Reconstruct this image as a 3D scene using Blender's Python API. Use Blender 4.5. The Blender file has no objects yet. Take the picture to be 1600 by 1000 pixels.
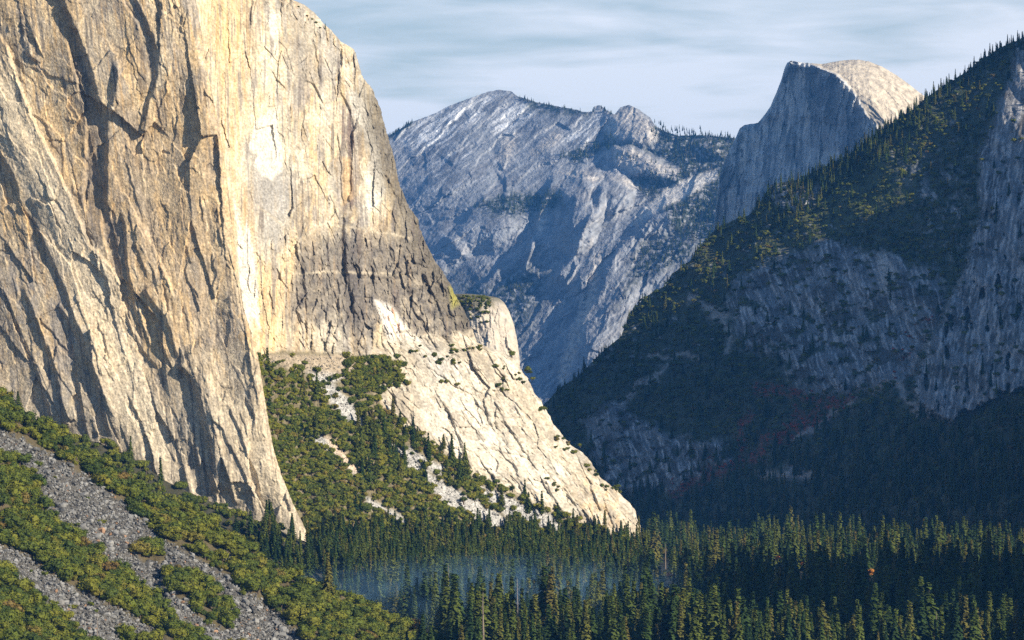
import bpy, math, random, time
import numpy as np
T0 = time.time()
random.seed(7)
RNG = np.random.default_rng(11)
F32 = np.float32
# ------------------------------------------------------------------ camera model
FP, YH, CAMZ = 6700.0, 700.0, 115.0      # focal length in photo pixels, horizon row, eye height in metres
def world(px, py, Y):
    return (px - 800.0) / FP * Y, Y, CAMZ + (YH - py) / FP * Y
# sun direction (towards the sun)
SUN = np.array([0.78, -0.50, 0.43]); SUN /= np.linalg.norm(SUN)

scene = bpy.context.scene
COL = bpy.data.collections.new('valley'); scene.collection.children.link(COL)
# ------------------------------------------------------------------ noise
def _h(ix, iy, seed):
    with np.errstate(over='ignore'):
        h = ix.astype(np.uint32) * np.uint32(374761393) + iy.astype(np.uint32) * np.uint32(668265263) + np.uint32((seed * 2246822519) & 0xffffffff)
        h = (h ^ (h >> np.uint32(13))) * np.uint32(1274126177)
        h = (h ^ (h >> np.uint32(15))) * np.uint32(2246822519)
        return h ^ (h >> np.uint32(16))
def _r(h):
    return (h & np.uint32(0xffffff)).astype(F32) / F32(16777216.0)
def gn(x, y, seed=0):
    x = np.asarray(x, F32); y = np.asarray(y, F32)
    x0 = np.floor(x); y0 = np.floor(y); fx = x - x0; fy = y - y0
    ix = x0.astype(np.int32); iy = y0.astype(np.int32)
    u = fx * fx * fx * (fx * (fx * 6 - 15) + 10); v = fy * fy * fy * (fy * (fy * 6 - 15) + 10)
    def g(dx, dy):
        a = _r(_h(ix + dx, iy + dy, seed)) * F32(6.2831853)
        return np.cos(a) * (fx - dx) + np.sin(a) * (fy - dy)
    a = g(0, 0); b = g(1, 0); c = g(0, 1); d = g(1, 1)
    return ((a + (b - a) * u) * (1 - v) + (c + (d - c) * u) * v) * F32(1.5)
def fbm(x, y, o=4, seed=0, gain=.5, lac=2.03):
    s = 0; a = 1.0; t = 0
    for i in range(o):
        s = s + a * gn(x, y, seed + i * 17); t += a; a *= gain; x = x * lac + 13.7; y = y * lac + 7.1
    return s / t
def ridge(x, y, o=4, seed=0, gain=.55):
    s = 0; a = 1.0; t = 0
    for i in range(o):
        s = s + a * (1 - np.abs(gn(x, y, seed + i * 17)) * 2); t += a; a *= gain; x = x * 2.1 + 3.7; y = y * 2.1 + 9.1
    return s / t
def cells(x, y, seed):
    """nearest jittered cell: distance, second distance, three random numbers, offset to its centre"""
    x = np.asarray(x, F32); y = np.asarray(y, F32)
    ix = np.floor(x).astype(np.int32); iy = np.floor(y).astype(np.int32)
    d1 = np.full(x.shape, 9, F32); d2 = d1.copy(); bx = np.zeros_like(x); by = np.zeros_like(x); hh = np.zeros(x.shape, np.uint32)
    for a in (-1, 0, 1):
        for b in (-1, 0, 1):
            h = _h(ix + a, iy + b, seed)
            cx = ix + a + _r(h); cy = iy + b + _r(h * np.uint32(7919) + np.uint32(12345))
            dx = x - cx; dy = y - cy; d = dx * dx + dy * dy
            m = d < d1
            d2 = np.where(m, d1, np.minimum(d2, d)); d1 = np.where(m, d, d1)
            bx = np.where(m, dx, bx); by = np.where(m, dy, by); hh = np.where(m, h, hh)
    d1 = np.sqrt(d1); d2 = np.sqrt(d2)
    r1 = _r(hh * np.uint32(2654435761)); r2 = _r(hh * np.uint32(40503) + np.uint32(77)); r3 = _r((hh >> np.uint32(5)) * np.uint32(69069) + np.uint32(5))
    return d1, d2, r1, r2, r3, bx, by
def facets(u, v, su, sv, seed, off, tilt, groove=0.0):
    d1, d2, r1, r2, r3, bx, by = cells(u / su, v / sv, seed)
    z = off * (r1 * 2 - 1) + tilt * ((r2 * 2 - 1) * bx * su + (r3 * 2 - 1) * by * sv * 0.5)
    if groove: z = z - groove * np.clip(1 - (d2 - d1) * 9, 0, 1)
    return z
def ss(a, b, x):
    t = np.clip((x - a) / (b - a), 0, 1); return t * t * (3 - 2 * t)
def interp(x, pts):
    p = np.array(pts, float); return np.interp(x, p[:, 0], p[:, 1]).astype(F32)
def poly(x, y, pts, soft=4.0):
    """soft mask of a polygon: 1 inside"""
    P = np.array(pts, F32); out = np.zeros(x.shape, F32)
    m = (x > P[:, 0].min() - soft) & (x < P[:, 0].max() + soft) & (y > P[:, 1].min() - soft) & (y < P[:, 1].max() + soft)
    if not m.any(): return out
    X = x[m]; Y = y[m]; ins = np.zeros(X.shape, bool); dm = np.full(X.shape, 1e9, F32)
    for i in range(len(P)):
        a = P[i]; b = P[(i + 1) % len(P)]
        if a[1] != b[1]:
            ins ^= ((a[1] > Y) != (b[1] > Y)) & (X < (b[0] - a[0]) * (Y - a[1]) / (b[1] - a[1]) + a[0])
        e = b - a; t = np.clip(((X - a[0]) * e[0] + (Y - a[1]) * e[1]) / max(e @ e, 1e-6), 0, 1)
        dm = np.minimum(dm, (X - a[0] - t * e[0]) ** 2 + (Y - a[1] - t * e[1]) ** 2)
    d = np.sqrt(dm) * np.where(ins, 1, -1)
    out[m] = np.clip(d / soft * .5 + .5, 0, 1); return out
def line(x, y, pts, reach):
    """signed distance to a polyline (positive to the right of a line running down the picture) and its length parameter"""
    P = np.array(pts, F32); lo = P.min(0) - reach; hi = P.max(0) + reach
    m = (x > lo[0]) & (x < hi[0]) & (y > lo[1]) & (y < hi[1])
    X = x[m]; Y = y[m]; best = np.full(X.shape, 1e9, F32); sd = np.zeros(X.shape, F32); tt = np.zeros(X.shape, F32)
    L = np.sqrt(((P[1:] - P[:-1]) ** 2).sum(1)); tot = L.sum(); acc = 0
    for i in range(len(P) - 1):
        a = P[i]; e = P[i + 1] - a; t = np.clip(((X - a[0]) * e[0] + (Y - a[1]) * e[1]) / (e @ e), 0, 1)
        dx = X - a[0] - t * e[0]; dy = Y - a[1] - t * e[1]; d = dx * dx + dy * dy
        n = d < best; best = np.where(n, d, best)
        sg = np.sign((X - a[0]) * e[1] - (Y - a[1]) * e[0]); sd = np.where(n, sg, sd); tt = np.where(n, (acc + t * L[i]) / tot, tt)
        acc += L[i]
    return m, np.sqrt(best) * sd, tt
def lip(D, x, y, pts, h, w=3.0, L=60.0, side=1, e0=.15, e1=.15):
    """raise the rock on one side of a line: a wall h tall and w wide that fades away over L"""
    m, s, t = line(x, y, pts, L * 3 + w)
    s = s * side
    D[m] += h * ss(0, e0, t) * (1 - ss(1 - e1, 1, t)) * ss(-w / 2, w / 2, s) * np.exp(-np.maximum(s, 0) / L)
def crack(D, x, y, pts, h, w=3.0):
    m, s, t = line(x, y, pts, w * 2)
    D[m] -= h * np.exp(-(s / w) ** 2) * ss(0, .1, t) * (1 - ss(.9, 1, t))
def mixc(c, m, col):
    m = m[..., None]; return c * (1 - m) + np.array(col, F32) * m

# ------------------------------------------------------------------ materials
def new_mat(name):
    m = bpy.data.materials.new(name); m.use_nodes = True
    b = m.node_tree.nodes['Principled BSDF']; b.inputs['Specular IOR Level'].default_value = .15
    return m, m.node_tree, b
def rock_mat(name, scale, bump, rough=.85, var=.25):
    m, t, b = new_mat(name); N = t.nodes; K = t.links
    at = N.new('ShaderNodeAttribute'); at.attribute_name = 'albedo'
    tc = N.new('ShaderNodeTexCoord'); nz = N.new('ShaderNodeTexNoise')
    nz.inputs['Scale'].default_value = scale; nz.inputs['Detail'].default_value = 5; nz.inputs['Roughness'].default_value = .65
    K.new(tc.outputs['Object'], nz.inputs['Vector'])
    mr = N.new('ShaderNodeMapRange'); mr.inputs[1].default_value = .3; mr.inputs[2].default_value = .7
    mr.inputs[3].default_value = 1 - var; mr.inputs[4].default_value = 1 + var
    K.new(nz.outputs['Fac'], mr.inputs[0])
    mx = N.new('ShaderNodeVectorMath'); mx.operation = 'SCALE'
    K.new(at.outputs['Color'], mx.inputs[0]); K.new(mr.outputs[0], mx.inputs['Scale'])
    K.new(mx.outputs[0], b.inputs['Base Color']); b.inputs['Roughness'].default_value = rough
    bp = N.new('ShaderNodeBump'); bp.inputs['Strength'].default_value = bump; bp.inputs['Distance'].default_value = 1.0 / scale
    K.new(nz.outputs['Fac'], bp.inputs['Height']); K.new(bp.outputs[0], b.inputs['Normal'])
    return m
def leaf_mat(name, cols, pos=None, scale=.25, rough=.7):
    """foliage: three greens picked by a random number per tree, mottled by a fine noise"""
    m, t, b = new_mat(name); N = t.nodes; K = t.links
    oi = N.new('ShaderNodeObjectInfo'); cr = N.new('ShaderNodeValToRGB'); e = cr.color_ramp.elements
    pos = pos or [i / (len(cols) - 1) for i in range(len(cols))]
    while len(e) < len(cols): e.new(.5)
    for i, c in enumerate(cols): e[i].position = pos[i]; e[i].color = (*c, 1)
    K.new(oi.outputs['Random'], cr.inputs[0])
    tc = N.new('ShaderNodeTexCoord'); nz = N.new('ShaderNodeTexNoise'); nz.inputs['Scale'].default_value = 6; nz.inputs['Detail'].default_value = 3
    K.new(tc.outputs['Object'], nz.inputs['Vector'])
    mr = N.new('ShaderNodeMapRange'); mr.inputs[1].default_value = .3; mr.inputs[2].default_value = .7; mr.inputs[3].default_value = .75; mr.inputs[4].default_value = 1.3
    K.new(nz.outputs['Fac'], mr.inputs[0])
    mx = N.new('ShaderNodeVectorMath'); mx.operation = 'SCALE'; K.new(cr.outputs[0], mx.inputs[0]); K.new(mr.outputs[0], mx.inputs['Scale'])
    K.new(mx.outputs[0], b.inputs['Base Color']); b.inputs['Roughness'].default_value = rough
    return m
def plain_mat(name, c, var=.3, scale=3.0, rough=.9):
    m, t, b = new_mat(name); N = t.nodes; K = t.links
    tc = N.new('ShaderNodeTexCoord'); nz = N.new('ShaderNodeTexNoise'); nz.inputs['Scale'].default_value = scale; nz.inputs['Detail'].default_value = 4
    K.new(tc.outputs['Object'], nz.inputs['Vector']); oi = N.new('ShaderNodeObjectInfo')
    ad = N.new('ShaderNodeMath'); ad.operation = 'ADD'; K.new(nz.outputs['Fac'], ad.inputs[0]); K.new(oi.outputs['Random'], ad.inputs[1])
    mr = N.new('ShaderNodeMapRange'); mr.inputs[1].default_value = .3; mr.inputs[2].default_value = 1.7; mr.inputs[3].default_value = 1 - var; mr.inputs[4].default_value = 1 + var
    K.new(ad.outputs[0], mr.inputs[0])
    mx = N.new('ShaderNodeVectorMath'); mx.operation = 'SCALE'; mx.inputs[0].default_value = c; K.new(mr.outputs[0], mx.inputs['Scale'])
    K.new(mx.outputs[0], b.inputs['Base Color']); b.inputs['Roughness'].default_value = rough
    return m

# ------------------------------------------------------------------ mesh helpers
def mesh_np(name, V, Fq, mats, col=None, smooth=True, loop=4, midx=None):
    me = bpy.data.meshes.new(name); V = np.ascontiguousarray(V, F32); Fq = np.ascontiguousarray(Fq, np.int32)
    me.vertices.add(len(V)); me.vertices.foreach_set('co', V.ravel())
    me.loops.add(Fq.size); me.loops.foreach_set('vertex_index', Fq.ravel())
    me.polygons.add(len(Fq)); me.polygons.foreach_set('loop_start', np.arange(0, Fq.size, loop, dtype=np.int32))
    for m in mats: me.materials.append(m)
    if midx is not None: me.polygons.foreach_set('material_index', midx)
    me.update(calc_edges=True)
    if col is not None:
        a = me.color_attributes.new('albedo', 'FLOAT_COLOR', 'POINT')
        c = np.ones((len(V), 4), F32); c[:, :3] = np.clip(col.reshape(-1, 3), .004, .9); a.data.foreach_set('color', c.ravel())
    me.polygons.foreach_set('use_smooth', np.full(len(Fq), smooth))
    return me
def link(name, me, parent=None):
    o = bpy.data.objects.new(name, me); COL.objects.link(o); o.parent = parent; return o
def grid_obj(name, PX, PY, YY, col, mat, label):
    X, Y, Z = world(PX, PY, YY); n, m = PX.shape
    V = np.stack([X, Y, Z], -1).reshape(-1, 3)
    i = np.arange((n - 1) * m).reshape(n - 1, m)[:, :-1]
    Fq = np.stack([i, i + m, i + m + 1, i + 1], -1).reshape(-1, 4)
    o = link(name, mesh_np(name, V, Fq, [mat], col)); o['kind'] = 'structure'; o['label'] = label
    return o
def sampler(PX, PY, YY):
    """world point of a built surface at a photo position: rows or columns may be warped, so search a coarse table"""
    q = {}
    gx = np.clip(PX, -400, 2000); gy = np.clip(PY, -400, 1300)
    kx = np.round((gx + 400) / 2).astype(int); ky = np.round((gy + 400) / 2).astype(int)
    T = np.full((860, 1210), np.nan, F32)
    order = np.argsort(-YY.ravel())                      # the nearest surface wins
    T[ky.ravel()[order], kx.ravel()[order]] = YY.ravel()[order]
    def f(px, py):
        a = int(round((px + 400) / 2)); b = int(round((py + 400) / 2))
        for r in (0, 1, 2, 4):
            w = T[max(0, b - r):b + r + 1, max(0, a - r):a + r + 1]
            if w.size and not np.all(np.isnan(w)):
                return float(np.nanmedian(w))
        return None
    return f
SURF = {}
# ------------------------------------------------------------------ great cliff, south-west face and prow (A)
M_ROCK = rock_mat('granite', .35, .5)
RA_PTS = [(-400, 290), (-140, 300), (0, 306), (60, 316), (100, 322), (200, 342), (260, 352), (380, 366), (480, 380), (560, 404), (600, 410), (650, 418), (700, 427), (740, 439), (780, 455), (800, 464), (826, 477), (900, 500)]
def YA(px, py):
    ra = interp(py, RA_PTS)
    return 3050 + (826 - py) * .45 * .13 + np.maximum(ra - px, 0) * .45 * .16
TAN = (.53, .41, .25); GREY = (.33, .31, .28); CREAM = (.62, .52, .36); ORANGE = (.52, .33, .135); WHITE = (.74, .69, .60); DARK = (.10, .095, .095); BEIGE = (.52, .455, .35)
def streaks(x, y, lean, seed):
    u = x - lean * y
    return fbm(u / 5.0, y / 95.0, 3, seed), fbm(u / 1.9, y / 60.0, 2, seed + 5)
def build_A():
    rows = np.concatenate([np.linspace(-330, -20, 40)[:-1], np.arange(-20, 850, 1.25)])
    ul = np.concatenate([np.linspace(-.75, -.04, 60)[:-1], np.linspace(-.04, 1, 385)])
    ra = interp(rows, RA_PTS)[:, None] + 1.2 * fbm(rows / 9.0, rows * 0, 3, 5)[:, None]
    px = (ul[None, :] * ra).astype(F32); py = np.repeat(rows[:, None], px.shape[1], 1).astype(F32)
    x = px + 2.5 * fbm(px / 16, py / 16, 3, 91); y = py + 2.5 * fbm(px / 16, py / 16, 3, 92)
    D = np.zeros(px.shape, F32)
    # broad waves of the wall, leaning to the right on the way down
    lean = .40 - .34 * ss(90, 330, px + .25 * (400 - py)); u = x - lean * (y - 400)
    D += 6 * fbm(u / 70, y / 260, 2, 1) + 1.6 * np.abs(gn(u / 30 + .3 * gn(x / 40, y / 40, 12), y / 170, 2)) + .3 * np.abs(gn(u / 11 + .3 * gn(x / 20, y / 20, 13), y / 70, 10))
    D += facets(u, y, 52, 190, 3, 1.5, .13) + facets(u + 4 * gn(x / 20, y / 20, 8), y, 22, 80, 4, .3, .12) 
    rgh = ss(-.15, .35, fbm(x / 70, y / 90, 2, 77))
    D += facets(u + 2 * gn(x / 9, y / 14, 18), y, 8, 24, 5, .18, .14) * (.1 + rgh) + facets(x - .1 * y, y * 1.1, 3.2, 6, 6, .10, .17) * (.5 + .8 * rgh)
    D += .5 * ridge(u / 6, y / 40, 3, 9) * rgh
    # --- large pieces read off the cliff
    L = lambda p, h, w=3, l=60, s=1, a=.12, b=.12: lip(D, x, y, p, h * .8, w * .8, l, s, a, b)
    # long bright slab: its lit right edge and its shaded left edge
    L([(-10, 40), (12, 75), (30, 130), (60, 205), (90, 265), (125, 345), (140, 382), (175, 418), (192, 450), (198, 500)], 15, 6, 80, -1, .1, .2)
    L([(-30, 180), (5, 250), (20, 275), (33, 325), (55, 350), (70, 385), (85, 420), (100, 452), (112, 490), (128, 525), (148, 585), (170, 640), (190, 690)], 12, 9, 55, 1, .15, .2)
    L([(70, 300), (82, 325), (92, 350), (95, 362)], 2.6, 2, 20)
    # deep corner under the upper arete
    L([(70, -40), (98, 5), (112, 40), (128, 75), (140, 110), (150, 150), (158, 172), (166, 190)], 19, 15, 70, 1, .05, .12)
    L([(103, 40), (108, 70), (116, 110), (128, 150), (136, 190), (134, 260), (131, 320), (136, 380)], 10, 10, 30, -1)
    L([(176, 92), (181, 112), (176, 150), (166, 190), (166, 240), (165, 300), (160, 350)], 15, 12, 45, 1, .1, .25)
    L([(40, 60), (48, 90), (64, 105), (68, 90), (44, 20)], 3, 2, 14)
    L([(38, 22), (48, 45), (60, 75), (70, 95)], 3.5, 3, 20)
    L([(33, 28), (36, 60), (44, 86), (58, 96), (67, 100)], 5, 4, 18, 1)
    L([(180, -30), (196, 10), (214, 32), (222, 60), (228, 95), (232, 120), (236, 138)], 5, 6, 30, -1)
    L([(190, -40), (212, 2), (226, 32), (238, 58), (244, 90), (244, 120), (238, 140), (230, 160), (224, 195), (221, 225)], 13, 11, 60, 1, .1, .25)
    L([(196, 25), (198, 55), (204, 80), (216, 110), (230, 132)], 2.5, 2.5, 25)
    L([(253, 0), (252, 30)], 3, 2, 12); L([(284, 22), (284, 52)], 3, 2.5, 12)
    # flake with the dark block beside it
    L([(186, 328), (193, 345), (196, 380), (196, 410), (205, 450), (212, 490), (222, 530), (225, 560)], 11, 8, 38, 1, .08, .3)
    L([(160, 320), (158, 350), (164, 380), (170, 405)], 6, 5, 20, -1)
    L([(198, 325), (204, 345), (212, 385), (222, 410), (232, 440)], 3.5, 2.5, 22)
    L([(207, 330), (222, 350), (240, 385), (258, 425), (275, 470)], 7, 7, 50, -1)
    L([(232, 408), (240, 425), (245, 448)], 3.5, 2.5, 12)
    L([(222, 450), (240, 476), (258, 497), (268, 530), (278, 566)], 10, 9, 55, 1, .06, .12)
    # chimney of the lower wall
    L([(272, 568), (290, 582), (302, 602), (314, 640), (322, 672), (330, 705), (333, 740), (330, 775)], 17, 15, 60, 1, .06, .1)
    L([(226, 455), (234, 490), (250, 530), (262, 560), (280, 598)], 4, 3, 30, 1)
    L([(196, 480), (205, 515), (222, 548), (240, 568), (248, 578)], 8, 7, 40, 1, .1, .1)
    L([(345, 712), (352, 735), (360, 765), (368, 792)], 8, 6, 20, 1)
    L([(318, 636), (334, 658), (348, 672), (356, 694), (368, 712), (380, 735), (390, 768), (397, 800)], 5, 3, 30, 1)
    L([(352, 630), (366, 655), (378, 682), (384, 705), (400, 742), (408, 790)], 6, 5, 32, 1)
    L([(344, 600), (352, 606), (366, 605)], 2.2, 2, 14); L([(375, 640), (382, 665), (390, 690)], 3, 3, 16)
    L([(305, 640), (318, 670), (326, 690)], 3, 3, 20)
    # left lower gullies
    L([(-20, 400), (10, 470), (40, 540), (60, 590), (76, 640), (84, 680)], 10, 9, 45, 1)
    L([(30, 440), (48, 480), (60, 515), (74, 545), (88, 590), (98, 650), (106, 680)], 12, 10, 40, 1)
    L([(85, 470), (105, 500), (122, 530), (135, 565), (148, 600), (160, 640), (172, 690)], 12, 10, 45, 1)
    L([(110, 520), (116, 560), (122, 600), (130, 650), (138, 690)], 8, 6, 28, 1)
    L([(200, 715), (215, 690), (235, 672), (252, 670)], 4, 5, 25, 1); L([(146, 540), (152, 560), (156, 590)], 4, 3, 20)
    # right half: thin cracks and flakes
    L([(312, 305), (316, 330), (317, 348)], 3, 2.5, 15); L([(345, 210), (352, 240), (356, 275)], 6, 4, 18, 1)
    L([(340, 355), (344, 370), (348, 385)], 4, 3, 18); L([(290, 380), (294, 400), (298, 412)], 3, 2, 18); L([(302, 450), (312, 466)], 3, 2, 12)
    L([(355, 380), (372, 450), (380, 500), (389, 545), (396, 590)], 4, 3, 22, 1)
    L([(318, 135), (322, 160), (325, 172)], 3, 3, 14)
    L([(285, 265), (300, 262), (312, 270)], 2, 2, 15); L([(240, 330), (255, 320), (262, 322)], 2.5, 2, 14)
    L([(385, 545), (393, 580), (402, 620), (404, 640)], 4, 3, 10, 1)
    # random short cracks, steep and leaning
    rr = np.random.default_rng(5)
    for i in range(125):
        cx = rr.uniform(0, 420); cy = rr.uniform(-10, 800); n = 6 + rr.exponential(30); dx = rr.normal(.34 - .28 * min(1, max(0, (cx - 120) / 240)), .2); a = [(cx, cy)]; q = 5
        for k in range(q): a.append((a[-1][0] + dx * n / q + rr.normal(0, 1.3), a[-1][1] + n / q))
        L(a, rr.uniform(.8, 3.4), 1.5, rr.uniform(5, 22), 1 if rr.random() < .72 else -1, .3, .3)
    for i in range(70):                                   # short arches and ledges
        cx = rr.uniform(0, 420); cy = rr.uniform(0, 780); n = rr.uniform(5, 16)
        L([(cx, cy + n * .5), (cx + n * .5, cy), (cx + n * 1.2, cy + rr.uniform(-2, 3))], rr.uniform(1, 2.6), 2, rr.uniform(5, 12), 1 if rr.random() < .5 else -1, .3, .3)
    YY = YA(px, py) - D * .45
    R = 22.0; d = np.clip(ra - px, 0, R); YY += .45 * R * .9 * (1 - np.sqrt(np.clip(1 - (1 - d / R) ** 2, 0, 1)))
    # ---- colour of the stone
    s1, s2 = streaks(px, py, .12, 31); n1 = fbm(px / 60, py / 80, 4, 40); n2 = fbm(px / 14, py / 20, 3, 41)
    c = np.empty(px.shape + (3,), F32); c[:] = (.58, .425, .235)
    wx = 9 * fbm(px / 12, py / 18, 3, 47)
    for sx_, sy_, sd_, am in ((34, 130, 48, .75), (12, 46, 49, .6), (5, 16, 50, .45)):
        _, _, r1, r2, r3, _, _ = cells((px - .2 * py + wx) / sx_, (py + wx) / sy_, sd_)
        c = mixc(c, (r1 < .16) * am * (.4 + .6 * r2), GREY); c = mixc(c, (r1 > .78) * am * (.3 + .7 * r2), CREAM); c = mixc(c, ((r1 > .3) & (r1 < .42)) * am * .8 * r2, (.50, .345, .17)); c = mixc(c, ((r1 > .5) & (r1 < .56)) * am * .7, (.20, .18, .16))
    c = mixc(c, ss(.0, .5, n1) * .35, BEIGE)
    c = mixc(c, ss(520, 660, py + 60 * n1) * .75, BEIGE)
    c = mixc(c, ss(.05, .4, -n1 + .4 * s1) * .35, GREY)
    c = mixc(c, ss(.10, .45, s1) * .55 * (1 - ss(450, 620, py)), ORANGE)
    c = mixc(c, ss(.10, .42, -s1 + .2 * n2) * .7, DARK)
    c = mixc(c, ss(.16, .34, fbm((px - .1 * py) / 7 + .3 * gn(px / 30, py / 60, 14), py / 230, 2, 33)) * ss(-.2, .3, fbm(px / 60, py / 60, 2, 34)) * .7, (.12, .105, .09))
    c = mixc(c, ss(.25, .6, s2) * .25, CREAM); c = mixc(c, ss(.3, .7, -s2) * .3, DARK)
    c = mixc(c, poly(x, y, [(-20, 60), (30, 130), (60, 205), (125, 345), (180, 425), (200, 520), (250, 640), (270, 740), (200, 690), (130, 520), (60, 350), (10, 250), (-20, 200)], 14) * .65, (.66, .57, .42))
    c = mixc(c, poly(x, y, [(300, 560), (400, 560), (430, 700), (480, 830), (400, 800), (330, 640)], 30) * .35, CREAM)
    # shadows of the corner walls painted dark into the stone
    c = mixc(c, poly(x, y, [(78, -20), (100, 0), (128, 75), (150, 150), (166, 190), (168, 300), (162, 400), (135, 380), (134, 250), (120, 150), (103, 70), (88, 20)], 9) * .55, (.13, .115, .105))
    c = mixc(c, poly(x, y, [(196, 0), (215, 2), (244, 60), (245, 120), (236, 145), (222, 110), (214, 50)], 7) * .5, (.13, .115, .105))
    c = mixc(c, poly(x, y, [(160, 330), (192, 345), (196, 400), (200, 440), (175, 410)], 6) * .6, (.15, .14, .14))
    c = mixc(c, poly(x, y, [(160, 300), (200, 200), (330, 180), (350, 330), (370, 460), (300, 520), (210, 420)], 40) * .35, (.47, .35, .21))
    c = mixc(c, poly(x, y, [(-10, 400), (60, 360), (130, 520), (190, 690), (60, 640), (-10, 600)], 30) * ss(-.3, .3, n2) * .5, (.2, .19, .18))  # shade left of the bright slab, put into the stone as grey
    c *= (.95 + .4 * n2 + .55 * fbm(px / 2.6, py / 3.4, 2, 44))[..., None]
    # back of the prow
    k = np.linspace(0, 1, 14)[1:]
    bpx = px[:, -1:] - 70 * k[None, :] ** 1.6; bY = YY[:, -1:] + 12 + 230 * k[None, :]
    PX = np.concatenate([px, bpx], 1); PY = np.concatenate([py, np.repeat(py[:, -1:], 13, 1)], 1); YF = np.concatenate([YY, bY], 1)
    C = np.concatenate([c, np.repeat(c[:, -1:], 13, 1)], 1)
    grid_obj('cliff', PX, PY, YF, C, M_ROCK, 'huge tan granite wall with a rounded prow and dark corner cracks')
    SURF['A'] = sampler(px, py, YY)
build_A()
print('A', time.time() - T0)

# ------------------------------------------------------------------ great cliff, south-east face, apron and wooded slope (B)
RB_PTS = [(-400, 250), (-200, 390), (0, 458), (8, 476), (23, 494), (39, 509), (49, 519), (65, 533), (73, 547), (78, 554), (94, 559), (104, 562), (117, 565), (130, 574), (138, 581), (156, 589), (174, 595), (203, 603), (221, 609), (247, 616), (292, 625), (308, 632), (326, 641), (344, 654), (357, 656), (383, 667), (409, 680), (425, 693), (443, 703), (461, 711), (474, 719), (491, 728), (514, 738), (535, 745), (543, 765), (550, 785), (556, 794), (566, 806), (584, 820), (611, 835), (635, 849), (665, 867), (680, 879), (698, 895), (707, 910), (725, 925), (749, 940), (764, 964), (782, 979), (800, 993), (821, 1000), (838, 1001), (1000, 1004)]
def BASEB(px): return interp(px, [(380, 556), (410, 556), (440, 548), (480, 548), (540, 552), (600, 560), (640, 535), (700, 535), (745, 540), (1100, 560)])
def YB(px, py):
    d = px - interp(np.minimum(py, 560), RA_PTS)
    Yc = 3062 + (826 - np.minimum(py, 550)) * .45 * .13 + .45 * (2.1 * np.clip(d, 0, 80) + .95 * np.maximum(d - 80, 0) - (2.5 + 3.0 * (py > 555)) * np.minimum(d, 0))
    below = np.maximum(py - 548, 0)
    rockslope = ss(620, 760, px + (py - 548) * -.55)
    k = (.5 * (1 - rockslope) + .55 * rockslope) * ss(-5, 110, d)
    return Yc - below * .45 * k + 12 * (1 - np.exp(-below / 12)) * 0
def B_masks(px, py):
    x = px + 5 * fbm(px / 18, py / 18, 3, 191); y = py + 5 * fbm(px / 18, py / 18, 3, 192)
    x9 = x + 16 * fbm(px / 30, py / 24, 4, 195, .6); y9 = y + 22 * fbm(px / 30, py / 24, 4, 196, .6)
    slab = poly(x * ss(560, 620, py) + x9 * (1 - ss(560, 620, py)), y * ss(560, 620, py) + y9 * (1 - ss(560, 620, py)), [(590, 545), (640, 515), (700, 528), (760, 515), (1060, 790), (1060, 900), (1000, 850), (940, 830), (905, 815), (860, 800), (800, 770), (740, 745), (690, 705), (645, 675), (610, 650), (585, 610), (600, 585), (636, 600)], 5)
    wall = 1 - ss(-4, 4, y - BASEB(x))
    chutes = np.zeros_like(px)
    for p in ([(470, 560), (500, 565), (520, 600), (545, 625), (575, 660), (560, 675), (530, 650), (505, 610), (480, 585)], [(600, 690), (640, 705), (680, 745), (740, 780), (790, 810), (830, 832), (815, 836), (760, 822), (700, 790), (650, 745)],
              [(745, 758), (800, 778), (860, 805), (905, 832), (895, 842), (840, 826), (790, 805), (750, 775)], [(410, 555), (540, 553), (600, 562), (560, 580), (520, 600), (480, 580), (410, 566)],
              [(480, 670), (520, 690), (560, 735), (555, 745), (520, 715), (485, 685)], [(640, 700), (700, 735), (690, 745), (640, 715)], [(560, 770), (600, 790), (640, 815), (630, 818), (580, 795)]):
        chutes = np.maximum(chutes, poly(x, y, p, 4))
    return x, y, slab, wall, chutes
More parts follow.
